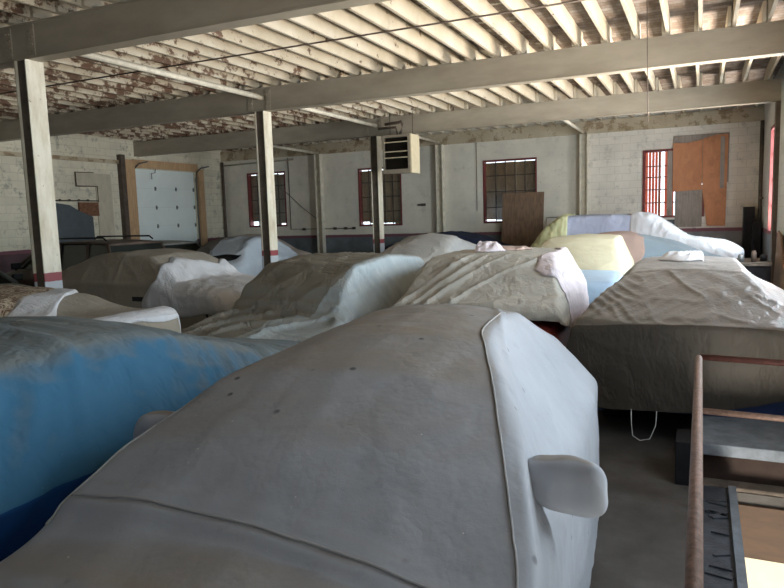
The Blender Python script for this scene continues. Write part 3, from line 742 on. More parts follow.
        for i in range(n[0]):
            for j in range(n[1]):
                r = 1-abs(noise.noise(Vector(P[i, j])*freq+Vector((seed, 0, 0))))*2
                ed = min(1, min(i, n[0]-1-i, j, n[1]-1-j)/5)
                P[i, j] += N[i, j]*(.004+ed*(off+wr*max(0, r)+wr*.6*(1+noise.noise(Vector(P[i, j])*freq*.4))))
        me = s.obj(name, mat, parent, P)
        md = me.modifiers.new('thick', 'SOLIDIFY'); md.thickness = .006; md.offset = 1
        return me

def ridge(p): return 1-2*abs(noise.noise(p))
def fbm(p, o=3): return noise.fractal(p, 1.0, 2.0, o)
def vertical_folds(p, n, f, amp, seed):
    """gathered folds running down the sides, faded on level faces"""
    side = 1-abs(n.z)
    return amp*side*max(0, ridge(Vector((p.x*f, p.y*f, p.z*f*.12+seed))))**2
def creases(p, f, amp, seed, warp=.6, st=(1, 1, 1)):
    q = Vector((p.x*st[0], p.y*st[1], p.z*st[2]))*f+Vector((seed, seed*.7, seed*.3))
    w = noise.noise(q*.5)*warp
    r = max(0, ridge(q+Vector((w, w, -w))))
    return amp*(r**4)

def aniso(a, b, f, st, amp, seed, pw=3, warp=.5):
    """long folds running along b, spaced across a"""
    w = noise.noise(Vector((a*f*.35+seed, b*f*.35, seed)))*warp+noise.noise(Vector((a*1.3, b*1.3, seed+4)))*warp
    r = max(0, ridge(Vector((a*f+w, b*f/st, seed))))
    m = .35+.65*max(0, min(1, .5+1.6*noise.noise(Vector((a*1.7, b*1.7, seed+9)))))
    return amp*m*r**pw
def seg_folds(dr, segs):
    """single folds along given 3D lines (start, end, width, height), fading toward both ends"""
    N = dr.normals()
    if N[dr.NS//2, dr.NV//2, 2] < 0: N = -N
    D = np.zeros(dr.P.shape[:2])
    for a, b_, w, h in segs:
        a = np.array(a, float); b_ = np.array(b_, float); d = b_-a; t = np.clip(((dr.P-a)@d)/(d@d), 0, 1)
        q = np.linalg.norm(dr.P-(a+t[..., None]*d), axis=2); D += h*np.exp(-(q/w)**2)*np.sin(PI*np.clip(t*.94+.06, 0, 1))**.6
    dr.P = dr.P+N*D[..., None]
def sedan(L, ztop=1.40, zhood=.95, ztrunk=1.0, wt=.58, wb=.84, zb=.92, wh=.86, hem=.12, c0=.30, c1=.42, c2=.68, c3=.84, nose=.6, tail=.75):
    return [(0, hem+.02, .35, wb*.8, zb, wh*.8, hem), (-.02, nose*.7, wb*.72, wb*.85, zb, wh*.86, hem), (.08, nose, wb*.8, wb*.92, zb*.8, wh*.94, hem),
            (.35, zhood-.12, wb*.84, wb, zb*.85, wh, hem), (L*c0, zhood, wb*.86, wb, zb*.9, wh, hem), (L*(c0+c1)/2, (zhood+ztop)/2+.03, (wt+wb*.86)/2, wb, zb, wh, hem),
            (L*c1, ztop-.06, wt, wb, zb, wh, hem), (L*(c1+c2)/2, ztop, wt, wb, zb, wh, hem), (L*c2, ztop-.05, wt, wb, zb, wh, hem),
            (L*c3, ztrunk, wb*.82, wb, zb*.92, wh, hem), (L-.1, ztrunk-.1, wb*.8, wb*.93, zb*.85, wh*.94, hem), (L, tail, wb*.75, wb*.86, zb*.8, wh*.88, hem), (L, hem+.02, .35, wb*.8, zb, wh*.8, hem)]

# A: nearest grey cover. s = world y, nose toward the camera
stA = [(.05, .15, .4, .66, .5, .68, .02), (.05, .55, .60, .70, .5, .72, .02), (.22, .68, .70, .77, .6, .78, .02), (1.0, .80, .78, .81, .66, .82, .02), (1.40, .87, .80, .81, .70, .82, .02),
       (1.75, 1.08, .735, .775, .74, .78, .02), (2.15, 1.25, .60, .76, .76, .77, .02), (2.6, 1.325, .45, .76, .78, .77, .02), (3.1, 1.345, .39, .77, .78, .79, .02),
       (3.7, 1.29, .37, .77, .78, .79, .02), (4.4, 1.02, .48, .75, .76, .77, .02), (4.9, .86, .50, .70, .70, .73, .02), (5.05, .6, .5, .66, .5, .68, .02), (5.05, .15, .4, .62, .5, .66, .02)]
A = Drape(stA, NS=300, NV=220, crown=.10, R=.28, smooth=12, origin=(-1.035, 0), heading=94, seed=1)
A.P[..., 1] -= .06*smoothstep(.1, .5, A.P[..., 1])*smoothstep(1.2, 2.0, A.P[..., 0])
def wrA(p, u, v, n):
    d = .010*fbm(p*1.1+Vector((3, 1, 0)))+.0035*fbm(p*6, 3)
    d += creases(p, 1.1, .006, 4.2, st=(1, .5, 1))
    # long seam ridge across the base of the windscreen
    sx = 1.45+.10*p.y
    if abs(p.y) < .78: d += .013*math.exp(-((p.x-sx)/.020)**2)+.006*math.exp(-((p.x-sx-.05)/.03)**2)
    d += .006*math.exp(-((p.x-sx-.16)/.10)**2)*(.5+noise.noise(Vector((p.y*3, 1, 2))))
    # seam along the roof edge
    for sg in (-1, 1):
        dy = abs(p.y)-(.81-.25*(p.x-1.4))
        d += .004*math.exp(-(dy/.012)**2)
    d += vertical_folds(p, n, 2.2, .005, 2.3)
    return d
A.wrinkle(wrA)
fs = []
for sy in (-1, 1):
    for k, (dx, dz, h) in enumerate([(-.42, -.55, .016), (-.30, -.62, .018), (-.16, -.66, .014), (-.02, -.7, .012), (.12, -.7, .008), (-.48, -.40, .012), (.50, -.4, .006)]):
        fs.append(((2.0, sy*.75, .96), (2.0+dx, sy*.80, .96+dz), .026, h*1.7))
    fs += [((2.7, sy*.60, 1.27), (2.08, sy*.79, 1.05), .008, -.008), ((3.3, sy*.55, 1.25), (2.5, sy*.76, .75), .03, .008), ((3.0, sy*.56, 1.26), (2.3, sy*.77, .8), .022, .008), ((3.6, sy*.6, 1.1), (2.8, sy*.75, .5), .03, .008)]
fs += [((1.95, -.5, 1.15), (1.5, .1, .96), .03, .006), ((1.62, .75, 1.0), (1.45, -.1, .93), .012, .008), ((1.45, -.1, .93), (1.40, -.75, .92), .012, .008), ((1.9, .3, 1.18), (1.5, -.3, .95), .02, .004),
       ((1.25, .7, .87), (1.15, -.7, .86), .04, .012), ((2.95, .45, 1.39), (2.9, -.4, 1.39), .02, .004), ((2.7, .5, 1.37), (2.62, -.45, 1.37), .015, .003)]
seg_folds(A, fs)
oA = A.obj('car_cover', M['f_main'])
tag(oA, 'large dusty grey cloth car cover in the foreground, mirror pockets bulging at both sides', 'car cover')
# mirror pockets (local: x along car, y left of travel)
def mirror_pocket(sy):
    bm = bmesh.new(); bmesh.ops.create_icosphere(bm, subdivisions=5, radius=1)
    for v in bm.verts:
        x, y, z = v.co
        # superellipsoid pocket
        def se(a, e): return math.copysign(abs(a)**e, a)
        v.co = Vector((se(x, .7)*.065, se(y, .62)*.125, se(z, .62)*.086))
        t = (v.co.y*sy+.125)/.25                           # 0 at the door, 1 at the tip
        v.co.z *= .78+.32*t; v.co.z += -.03*t+.012; v.co.x -= .05*t*(1)-.02
        v.co += v.co.normalized()*(.007*noise.noise(v.co*14+Vector((sy, 0, 0)))+.006*ridge(v.co*8))
    me = bpy.data.meshes.new('mirror_pocket'); bm.to_mesh(me); bm.free()
    me.polygons.foreach_set('use_smooth', [True]*len(me.polygons)); me.materials.append(M['f_main'])
    o = bpy.data.objects.new('mirror_pocket', me); COL.objects.link(o); o.parent = oA
    o.location = (2.02, sy*.80-(.09 if sy > 0 else 0), 1.0+(.03 if sy > 0 else 0)); o.rotation_euler = (.06*sy, .12, -.12*sy); return o
mirror_pocket(-1); mirror_pocket(1)
def surf_line(dr, pts_uv, off=.003):
    u = np.array([p[0] for p in pts_uv]); v = np.array([p[1] for p in pts_uv]); dr.N = dr.normals()
    if dr.N[dr.NS//2, dr.NV//2, 2] < 0: dr.N = -dr.N
    P_, N__ = dr.sample(u, v); return [tuple(p) for p in P_+N__*off]
def uv_at_x(dr, fx, v0, v1, n=60):
    out = []
    for k in range(n):
        v = v0+(v1-v0)*k/(n-1); j = int(v*(dr.NV-1)); i0 = int(dr.NS*.12)
        i = i0+int(np.argmin(np.abs(dr.P[i0:int(dr.NS*.6), j, 0]-fx(dr.P[i0:int(dr.NS*.6), j, 1])))); out.append((i/(dr.NS-1), v))
    u = np.convolve(np.pad([o[0] for o in out], 3, mode='edge'), np.ones(7)/7, 'valid'); return list(zip(u, [o[1] for o in out]))
def uv_at_y(dr, fy, u0, u1, sg, n=60):
    out = []
    for k in range(n):
        u = u0+(u1-u0)*k/(n-1); i = int(u*(dr.NS-1)); m = dr.NV//2
        Y = dr.P[i, :, 1]*sg; tgt = fy(dr.P[i, m, 0]); idx = [j for j in range(dr.NV) if Y[j] > 0]
        j = min(idx, key=lambda j: abs(Y[j]-tgt)+(0 if dr.P[i, j, 2] > .8 else 1)); out.append((u, j/(dr.NV-1)))
    v = np.convolve(np.pad([o[1] for o in out], 4, mode='edge'), np.ones(9)/9, 'valid'); return list(zip([o[0] for o in out], v))
mb = MB(); mb.tube(surf_line(A, uv_at_x(A, lambda y: 1.47+.10*y, .30, .74)), .0045, 6); mb.build('seam', M['seam'], oA)
for sg in (-1, 1):
    mb = MB(); mb.tube(surf_line(A, uv_at_y(A, lambda x: max(.36, .80-.30*(x-1.3)), .30, .62, sg)), .004, 6); mb.build('seam', M['seam'], oA)

# B: blue cover at left
stB = sedan(5.0, 1.30, .86, .98, .66, .88, .86, .80, .25)
stB = [(0, .3, .5, .74, .7, .72, .25), (0, .8, .6, .78, .75, .76, .25), (.3, 1.0, .66, .86, .85, .8, .25), (.8, 1.14, .68, .90, .88, .82, .25), (1.5, 1.28, .66, .92, .88, .82, .22), (2.3, 1.33, .64, .92, .88, .82, .22),
       (2.9, 1.30, .64, .92, .88, .82, .22), (3.5, 1.12, .66, .92, .86, .82, .22), (4.1, .94, .70, .91, .80, .82, .22), (4.9, .80, .70, .88, .7, .8, .22), (5.2, .70, .62, .8, .65, .75, .22), (5.25, .3, .5, .74, .6, .7, .22)]
B = Drape(stB, NS=220, NV=170, crown=.07, R=.35, smooth=40, origin=(-3.20, -.3), heading=90, seed=2)
def wrB(p, u, v, n):
    d = .014*fbm(p*1.3)+aniso(p.x-p.z*.7, p.z+p.x*.5, 3.0, 4, .026, 2.2)
    d += (1-abs(n.z)*.6)*aniso(p.x-p.z*.5, p.z+p.x*.3, 7.5, 4, .026, 5.1, 2)+aniso(p.x*.8+p.z, p.z-p.x, 9, 3, .009, 6.2, 2)
    d += .012*math.exp(-((p.z-.84-.01*math.sin(p.x*3))/.02)**2) - .03*smoothstep(.82, .6, p.z)
    return d
B.wrinkle(wrB)
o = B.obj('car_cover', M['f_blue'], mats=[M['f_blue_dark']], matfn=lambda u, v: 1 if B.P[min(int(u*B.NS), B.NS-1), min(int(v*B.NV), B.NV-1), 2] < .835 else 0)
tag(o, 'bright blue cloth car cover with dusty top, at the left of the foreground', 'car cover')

# D: right car, rear toward camera. s=0 at tail (y=5.35)
stD = [(0, .27, .6, .86, .6, .84, .25), (-.03, .62, .87, .93, .6, .88, .30), (-.02, .90, .90, .95, .7, .90, .30), (.07, .965, .87, .92, .86, .90, .30), (.55, 1.17, .64, .88, .90, .89, .28), (.90, 1.285, .52, .88, .92, .89, .28),
       (1.5, 1.33, .50, .88, .92, .89, .28), (2.4, 1.31, .50, .86, .94, .88, .28), (3.1, 1.0, .66, .86, .9, .88, .28), (4.2, .86, .66, .8, .75, .82, .28), (4.35, .6, .6, .74, .5, .76, .28), (4.35, .35, .5, .7, .5, .72, .28)]
D = Drape(stD, NS=260, NV=230, crown=.05, R=.10, smooth=3, origin=(-.04, 5.42), heading=90, hem_wave=.03, seed=3)
up_ = smoothstep(.93, 1.15, D.P[..., 2]); rt_ = smoothstep(0, -.3, D.P[..., 1])
D.P[..., 1] += .13*up_*rt_+.02*up_          # the cover is pulled in over the right shoulder
def wrD(p, u, v, n):
    up = smoothstep(.90, 1.0, p.z); d = 0
    q = Vector((p.x, p.y, p.z))
    a1 = .55*p.y*-1+.85*p.z; b1 = .85*p.y*-1-.55*p.z
    rear = smoothstep(1.0, .8, p.x)
    d += up*rear*(aniso(p.y*-.5+p.z*1.4, -p.y-p.z*.8, 10, 4.0, .016, 3.3, 2, .25)+aniso(p.y*.5+p.z*1.2, -p.y+p.z*.3, 17, 4, .007, 8.3, 2, .3))
    d += up*(1-rear)*(.004*fbm(p*4)+creases(p, 5, .006, 2))
    d += (1-up)*(.008*fbm(p*1.5)+aniso(p.y*.6-p.z*.8, p.y*.8+p.z*.6, 2.6, 5, .012, 8.1)+aniso(p.y, p.z, 3.0, 6, .008, 1.1))
    if p.x > .15: d += vertical_folds(p, n, 4, .012, 3)
    d += .012*math.exp(-((p.z-.955)/.02)**2)*(1 if p.x < .25 else 0)
    return d
D.wrinkle(wrD)
# the hem lifts toward the right wall, as in the photo
seg_folds(D, [((.06, .86, .98), (.75, .56, 1.22), .045, .03), ((.02, .88, .95), (.40, .50, 1.10), .03, .02), ((.9, .52, 1.30), (.9, -.50, 1.30), .02, .012), ((.9, -.50, 1.28), (.15, -.80, 1.0), .05, .04), ((.8, -.60, 1.22), (.4, -.82, 1.0), .03, .03)])
P = D.P
for i in range(D.NS):
    for j in range(D.NV):
        x, y, z = P[i, j]
        if z < .9:
            lift = smoothstep(.1, -.95, np.array(y))*.22*(1 if x < 1.2 else .4)      # right of travel = -y local
            P[i, j, 2] = z+lift*(1-(z-.28)/.62)
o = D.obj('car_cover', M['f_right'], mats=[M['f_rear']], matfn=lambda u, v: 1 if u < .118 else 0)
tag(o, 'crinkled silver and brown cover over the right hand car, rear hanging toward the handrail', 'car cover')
# white tie cord
mb = MB(); mb.tube([(-.47, 5.39, .30), (-.465, 5.37, .20), (-.455, 5.36, .10), (-.40, 5.35, .07), (-.33, 5.35, .09), (-.29, 5.37, .19), (-.285, 5.39, .30)], .004, 6)
tag(mb.build('tie_cord', M['cord']), 'thin white cord looping down from the hem of the silver brown cover', 'cord')

# partial cars showing under raised hems
def car_body(name, mat, label, origin, heading, L, W, zb, label_cat='car', hood=.8, wheels=True):
    root = empty(name, (origin[0], origin[1], 0), label, label_cat, None, math.radians(heading))
    st = [(0, .26, W*.7, W*.86, .45, W*.84, .22), (-.02, .50, W*.82, W*.94, .5, W*.9, .22), (.06, zb-.14, W*.86, W*.97, .5, W*.94, .22), (.2, zb-.04, W*.88, W, .62, W*.95, .22), (L*.5, zb, W*.88, W, .62, W*.95, .22), (L-.5, hood, W*.86, W*.98, .6, W*.95, .22), (L-.08, hood-.15, W*.8, W*.9, .5, W*.88, .22), (L, .3, W*.7, W*.8, .4, W*.8, .22)]
    d = Drape(st, NS=60, NV=50, crown=.04, R=.12, smooth=2, hem_wave=0)
    d.obj('body', mat, root)
    if wheels:
        for sx in (.75, L-.85):
            for sy in (-1, 1):
                mb = MB(); mb.tube([(sx, sy*(W-.24), .31), (sx, sy*(W-.06), .31)], .31, 24); mb.build('wheel', M['rubber'], root)
    return root
car_body('car', M['car_blue'], 'dark blue car showing under the lifted hem of the silver brown cover', (-.02, 5.46), 90, 4.2, .80, .84)

# C: cream cover car in the middle, rear toward camera
stC = [(-.02, .83, .76, .84, .83, .86, .80), (-.03, .88, .80, .86, .84, .88, .80), (.03, .95, .80, .86, .88, .88, .78), (.25, 1.02, .78, .86, .92, .88, .72), (.75, 1.30, .70, .86, .94, .88, .64), (.98, 1.37, .67, .86, .96, .88, .62), (1.8, 1.39, .66, .86, .96, .88, .60), (2.6, 1.36, .64, .86, .94, .88, .6), (3.0, 1.1, .66, .84, .9, .86, .6), (3.3, .9, .66, .8, .8, .82, .55), (3.35, .6, .6, .76, .58, .8, .5)]
C = Drape(stC, NS=190, NV=170, crown=.03, R=.08, smooth=4, origin=(-2.02, 6.18), heading=94, hem_wave=.03, seed=4)
def wrC(p, u, v, n):
    d = .01*fbm(p*2)
    rear = smoothstep(1.2, .7, p.x)
    d += rear*aniso(p.z*1.6+.5*p.y+.6*(p.y+.4)**2, p.y-p.z, 4.6, 6, .050, 4.4, 3, .3)
    d += creases(p, 6, .006, 7.7)+rear*aniso(p.z, p.y, 9, 5, .016, 9.4)+vertical_folds(p, n, 4, .012, 2.2)
    return d
C.wrinkle(wrC)
o = C.obj('car_cover', M['f_cream']); tag(o, 'cream grey cover draped over the middle car, just beyond the foreground cover', 'car cover')
cr = car_body('car', M['car_red'], 'dusty red car showing under the cream grey cover in the middle', (-2.00, 6.0), 94, 3.4, .84, .80)
pc = C.patch('draped_cloth', M['f_pink'], [(.20, .30), (.62, .30), (.74, -.02), (.16, -.02)], .014, (70, 50), .04, .012, 3, 6)
tag(pc, 'white and pink cloth hanging over the right side of the cream grey cover', 'cloth')
pc = C.patch('brown_rag', M['f_pinkbrown'], [(.44, .58), (.62, .60), (.62, .42), (.45, .40)], .010, (40, 40), .05, .012, 8, 6); tag(pc, 'brown cloth lying flat on the roof of the cream grey cover', 'cloth')
pc = C.patch('pink_rag', M['f_pink'], [(.40, .60), (.47, .61), (.47, .51), (.41, .50)], .028, (36, 36), .06, .045, 5, 14); tag(pc, 'small crumpled pink rag on top of the cream grey cover', 'rag')
# S: silver tarp car left of centre, nose toward camera-left
stS = sedan(3.9, 1.36, .72, 1.0, .72, .92, .80, 1.0, .06, .30, .44, .80, .90)
Sx = Drape(stS, NS=200, NV=170, crown=.03, R=.35, smooth=3, origin=(-4.6, 5.25), heading=80, hem_wave=.03, seed=5)
def wrS(p, u, v, n):
    d = .02*fbm(p*1.2)+(aniso(p.y*.7+p.x*.5, p.x-p.y*.4, 4.2, 4, .07, 5.5, 3, .3) if p.x < 1.2 else aniso(p.y+p.z, p.x, 2.5, 4, .02, 5.5))+aniso(p.x, p.y, 6, 3, .015, 2.8)
    d += (1-abs(n.z))*aniso(p.x+p.z*.6, p.z-p.x*.6, 5.5, 6, .06, 7.3, 2, .2)
    return d
Sx.wrinkle(wrS)
o = Sx.obj('car_cover', M['f_silver'], mats=[M['f_silver_blue']], matfn=lambda u, v: 1 if v < .34+(.10 if u < .3 else 0)+.05*noise.noise(Vector((u*6, v*3, 1))) else 0)
tag(o, 'dusty silver tarp with pale blue folded side, left of the cream grey cover', 'car cover')

# T: tan car, side on, nose to the right
stT = sedan(4.5, 1.40, .94, 1.0, .60, .84, .92, .86, .25, .28, .42, .70, .93)
T_ = Drape(stT, NS=180, NV=130, crown=.04, R=.2, smooth=4, origin=(-5.75, 8.35), heading=178, hem_wave=.02, seed=6)
T_W = [((1.45, .80, .94), (1.95, .58, 1.34), .03, .014), ((2.45, .84, .94), (2.42, .6, 1.36), .035, .014), ((3.25, .84, .94), (3.05, .6, 1.34), .035, .014), ((1.4, .84, .92), (4.1, .84, .95), .03, .016), ((2.45, .86, .9), (2.5, .86, .45), .012, -.010), ((1.5, .86, .85), (1.4, .86, .45), .012, -.010), ((.2, .8, .62), (1.3, .86, .5), .02, .012)]
T_.wrinkle(lambda p, u, v, n: .008*fbm(p*1.6)+creases(p, 1.6, .012, 3.2)+vertical_folds(p, n, 2, .008, 1))
seg_folds(T_, T_W)
rt = T_.obj('car_cover', M['f_tan']); tag(rt, 'thin tan dusty cover over a side-on car behind the silver tarp, windows showing through', 'car cover')
pc = T_.patch('white_sheet', M['f_white'], [(.04, .15), (.36, .15), (.40, .93), (.05, .90)], .014, (90, 80), .04, .016, 4, 4)
tag(pc, 'white sheet spread over the hood of the tan covered car', 'sheet')
pc = T_.patch('dark_vent', M['black'], [(.30, .74), (.34, .74), (.34, .78), (.30, .78)], .004, (6, 6), 0, 0, 0, 1, rt)
for (u0, u1) in ((.42, .47),):
    pass
mb = MB(); mb.box(-.14, .14, -.008, .008, -.035, .035)
o = mb.build('door_handle', M['black'], rt); o.location = (1.9, .855, .72)
mb = MB(); mb.box(-.12, .12, -.008, .008, -.04, .04)
o = mb.build('headlamp_gap', M['black'], rt); o.location = (.5, .83, .55); o.rotation_euler = (0, .3, .15)

# H: low car behind blue, with damask, white sheet and tan panel
stH = [(0, .3, .5, .66, .7, .68, .05), (0, .9, .6, .70, .75, .7, .05), (.12, 1.0, .62, .72, .8, .72, .05), (.7, .99, .62, .74, .8, .74, .05), (.95, 1.01, .6, .74, .85, .74, .05), (1.4, 1.13, .58, .74, .85, .74, .05), (3.2, 1.17, .56, .74, .85, .74, .05), (3.8, .9, .6, .7, .8, .72, .05), (3.8, .3, .5, .7, .6, .7, .05)]
H = Drape(stH, NS=100, NV=90, crown=.03, R=.25, smooth=4, origin=(-4.55, 4.5), heading=177, seed=7)
H.wrinkle(lambda p, u, v, n: .006*fbm(p*1.6)+creases(p, 2, .006, 3.2))
o = H.obj('car_cover', M['f_tan']); tag(o, 'tan cover with white edge on a low car between blue cover and nearest column', 'car cover')
pc = H.patch('patterned_cloth', M['damask'], [(.62, .06), (.95, .06), (.95, .94), (.20, .94)], .02, (60, 60), .03, .006, 4, 5); tag(pc, 'brown damask patterned cloth with cream scrolls draped beyond the blue cover', 'cloth')
pc = H.patch('white_sheet', M['f_white'], [(.60, .06), (.63, .06), (.22, .94), (.08, .94)], .014, (50, 60), .03, .008, 7, 5); tag(pc, 'white sheet edge beside the brown damask cloth', 'sheet')
pc = H.patch('white_sheet', M['f_white'], [(.12, .06), (.19, .06), (.17, .66), (.13, .66)], .014, (40, 60), .01, .006, 9, 5); tag(pc, 'white sheet over the right end of the low tan covered car', 'sheet')

# G: white dome
stG = sedan(4.4, 1.38, .95, 1.1, .55, .92, .82, .95, .0, .16, .42, .60, .86)
G = Drape(stG, NS=100, NV=90, crown=.12, R=.35, smooth=14, origin=(-5.25, 11.6), heading=94, seed=8)
G.wrinkle(lambda p, u, v, n: .012*fbm(p*1.4)+creases(p, 1.8, .02, 2.2)+vertical_folds(p, n, 3, .02, 4))
tag(G.obj('car_cover', M['f_dome']), 'rounded pale grey cover over a car beyond the silver tarp, under the heater', 'car cover')
# N: navy
stN = sedan(4.4, 1.33, .95, 1.0, .55, .86, .8, .88, .0, .22, .4, .62, .84)
N_ = Drape(stN, NS=90, NV=80, crown=.08, R=.35, smooth=8, origin=(-4.1, 17.9), heading=180, seed=9)
N_.wrinkle(lambda p, u, v, n: .02*fbm(p*1.4)+creases(p, 1.8, .035, 5.2))
tag(N_.obj('car_cover', M['f_navy']), 'dark navy cover over a car parked along the back wall', 'car cover')
# E: cream yellow cover over light blue car
stE = [(0, .70, .66, .82, .7, .84, .66), (0, .80, .76, .83, .78, .85, .66), (.1, .88, .76, .84, .82, .86, .66), (.6, 1.24, .66, .84, .86, .86, .66), (.9, 1.32, .62, .84, .88, .86, .66), (2.2, 1.34, .62, .84, .88, .86, .6), (2.8, 1.0, .66, .82, .8, .84, .6), (2.9, .7, .6, .8, .66, .8, .55)]
E_ = Drape(stE, NS=90, NV=90, crown=.05, R=.15, smooth=5, origin=(-1.95, 11.5), heading=92, seed=10)
E_.wrinkle(lambda p, u, v, n: .008*fbm(p*1.6)+creases(p, 2.2, .012, 1.2)+.004*math.sin(p.z*70)*(1-abs(n.z)))
tag(E_.obj('car_cover', M['f_cyellow']), 'cream yellow cover over a car beyond the cream grey cover', 'car cover')
car_body('car', M['car_ltblue'], 'light blue car trunk showing below the cream yellow cover', (-1.88, 9.75), 92, 4.6, .84, .84)
# F: slate + pinkish brown
stF = sedan(4.2, 1.30, .84, .95, .60, .84, .82, .88, .02, .20, .48, .72, .88)
F = Drape(stF, NS=90, NV=90, crown=.05, R=.2, smooth=6, origin=(.95, 15.5), heading=180, seed=11)
F.wrinkle(lambda p, u, v, n: .01*fbm(p*1.3)+creases(p, 1.5, .012, 8.8))
tag(F.obj('car_cover', M['f_slate']), 'slate blue cover on a side-on car just before the vehicle at the back wall', 'car cover')
pc = F.patch('brown_sheet', M['f_pinkbrown'], [(.52, .12), (.80, .12), (.80, .90), (.46, .93)], .016, (50, 50), .03, .01, 2, 3); tag(pc, 'pinkish brown sheet over the roof of the slate blue covered car', 'sheet')
pc = D.patch('white_rag', M['f_white'], [(.40, .58), (.44, .58), (.44, .47), (.40, .44)], .02, (40, 40), .05, .03, 2, 9); tag(pc, 'crumpled white rag lying on the roof of the silver brown cover', 'rag')

# V: tall vehicle along the back wall, yellow and pale blue covers
stV = [(0, .4, .6, .78, .7, .8, .15), (0, .8, .66, .84, .8, .85, .12), (.3, .98, .72, .86, .85, .88, .12), (1.15, 1.10, .74, .86, .95, .88, .12), (1.9, 1.62, .70, .86, 1.02, .88, .12), (2.3, 1.70, .70, .86, 1.05, .88, .12),
       (3.9, 1.70, .70, .86, 1.05, .88, .12), (4.4, 1.35, .72, .86, 1.0, .88, .12), (4.75, .9, .72, .86, .85, .86, .12), (4.8, .3, .6, .8, .6, .82, .12)]
V = Drape(stV, NS=110, NV=90, crown=.03, R=.2, smooth=4, origin=(.85, 17.35), heading=180, seed=12)
V.wrinkle(lambda p, u, v, n: .01*fbm(p*1.6)+creases(p, 2.2, .014, 5.2)+(vertical_folds(p, n, 7, .035, 4) if u > .66 else 0))
tag(V.obj('car_cover', M['f_paleblue']), 'pale blue cover over a tall vehicle along the back wall', 'car cover')
pc = V.patch('yellow_cover', M['f_yellow'], [(.70, .05), (1.0, .03), (1.0, .97), (.70, .95)], .016, (70, 90), .01, .028, 2, 7); tag(pc, 'pleated yellow cloth over the left end of the pale blue covered vehicle', 'cloth')
pc = V.patch('white_sheet', M['f_white'], [(.02, .25), (.46, .2), (.50, .96), (.03, .86)], .016, (70, 70), .03, .022, 2, 6); tag(pc, 'white sheet over the sloping hood of the vehicle along the back wall', 'sheet')
# K: small light cover right of it
# L: white/blue car at rear left, dark opening
stL = sedan(4.2, 1.42, .95, 1.05, .6, .88, .9, .92, .12, .26, .42, .7, .88)
L_ = Drape(stL, NS=100, NV=90, crown=.05, R=.25, smooth=5, origin=(-10.2, 11.4), heading=95, seed=13)
L_.wrinkle(lambda p, u, v, n: .012*fbm(p*1.4)+creases(p, 2.0, .03, 7.2))
rl = L_.obj('car_cover', M['f_greybrown'], mats=[M['f_whiteblue']], matfn=lambda u, v: 1 if v < .56+.05*noise.noise(Vector((u*7, 1, 1))) else 0)
tag(rl, 'white blue and grey cover over a car in front of the garage door', 'car cover')
pc = L_.patch('dark_opening', M['black'], [(.20, .52), (.30, .60), (.31, .30), (.21, .34)], .012, (16, 30), .01, 0, 0, 1, rl)
# Q: pinkish white dome behind column 2
stQ = sedan(4.2, 1.38, .9, 1.0, .55, .86, .85, .92, .12, .24, .42, .66, .84)
Q_ = Drape(stQ, NS=80, NV=70, crown=.10, R=.3, smooth=8, origin=(-10.5, 17.2), heading=178, seed=14)
Q_.wrinkle(lambda p, u, v, n: .008*fbm(p*1.2))
tag(Q_.obj('car_cover', M['f_pinkwhite']), 'plain pinkish white cover on a car behind the second cream column', 'car cover')

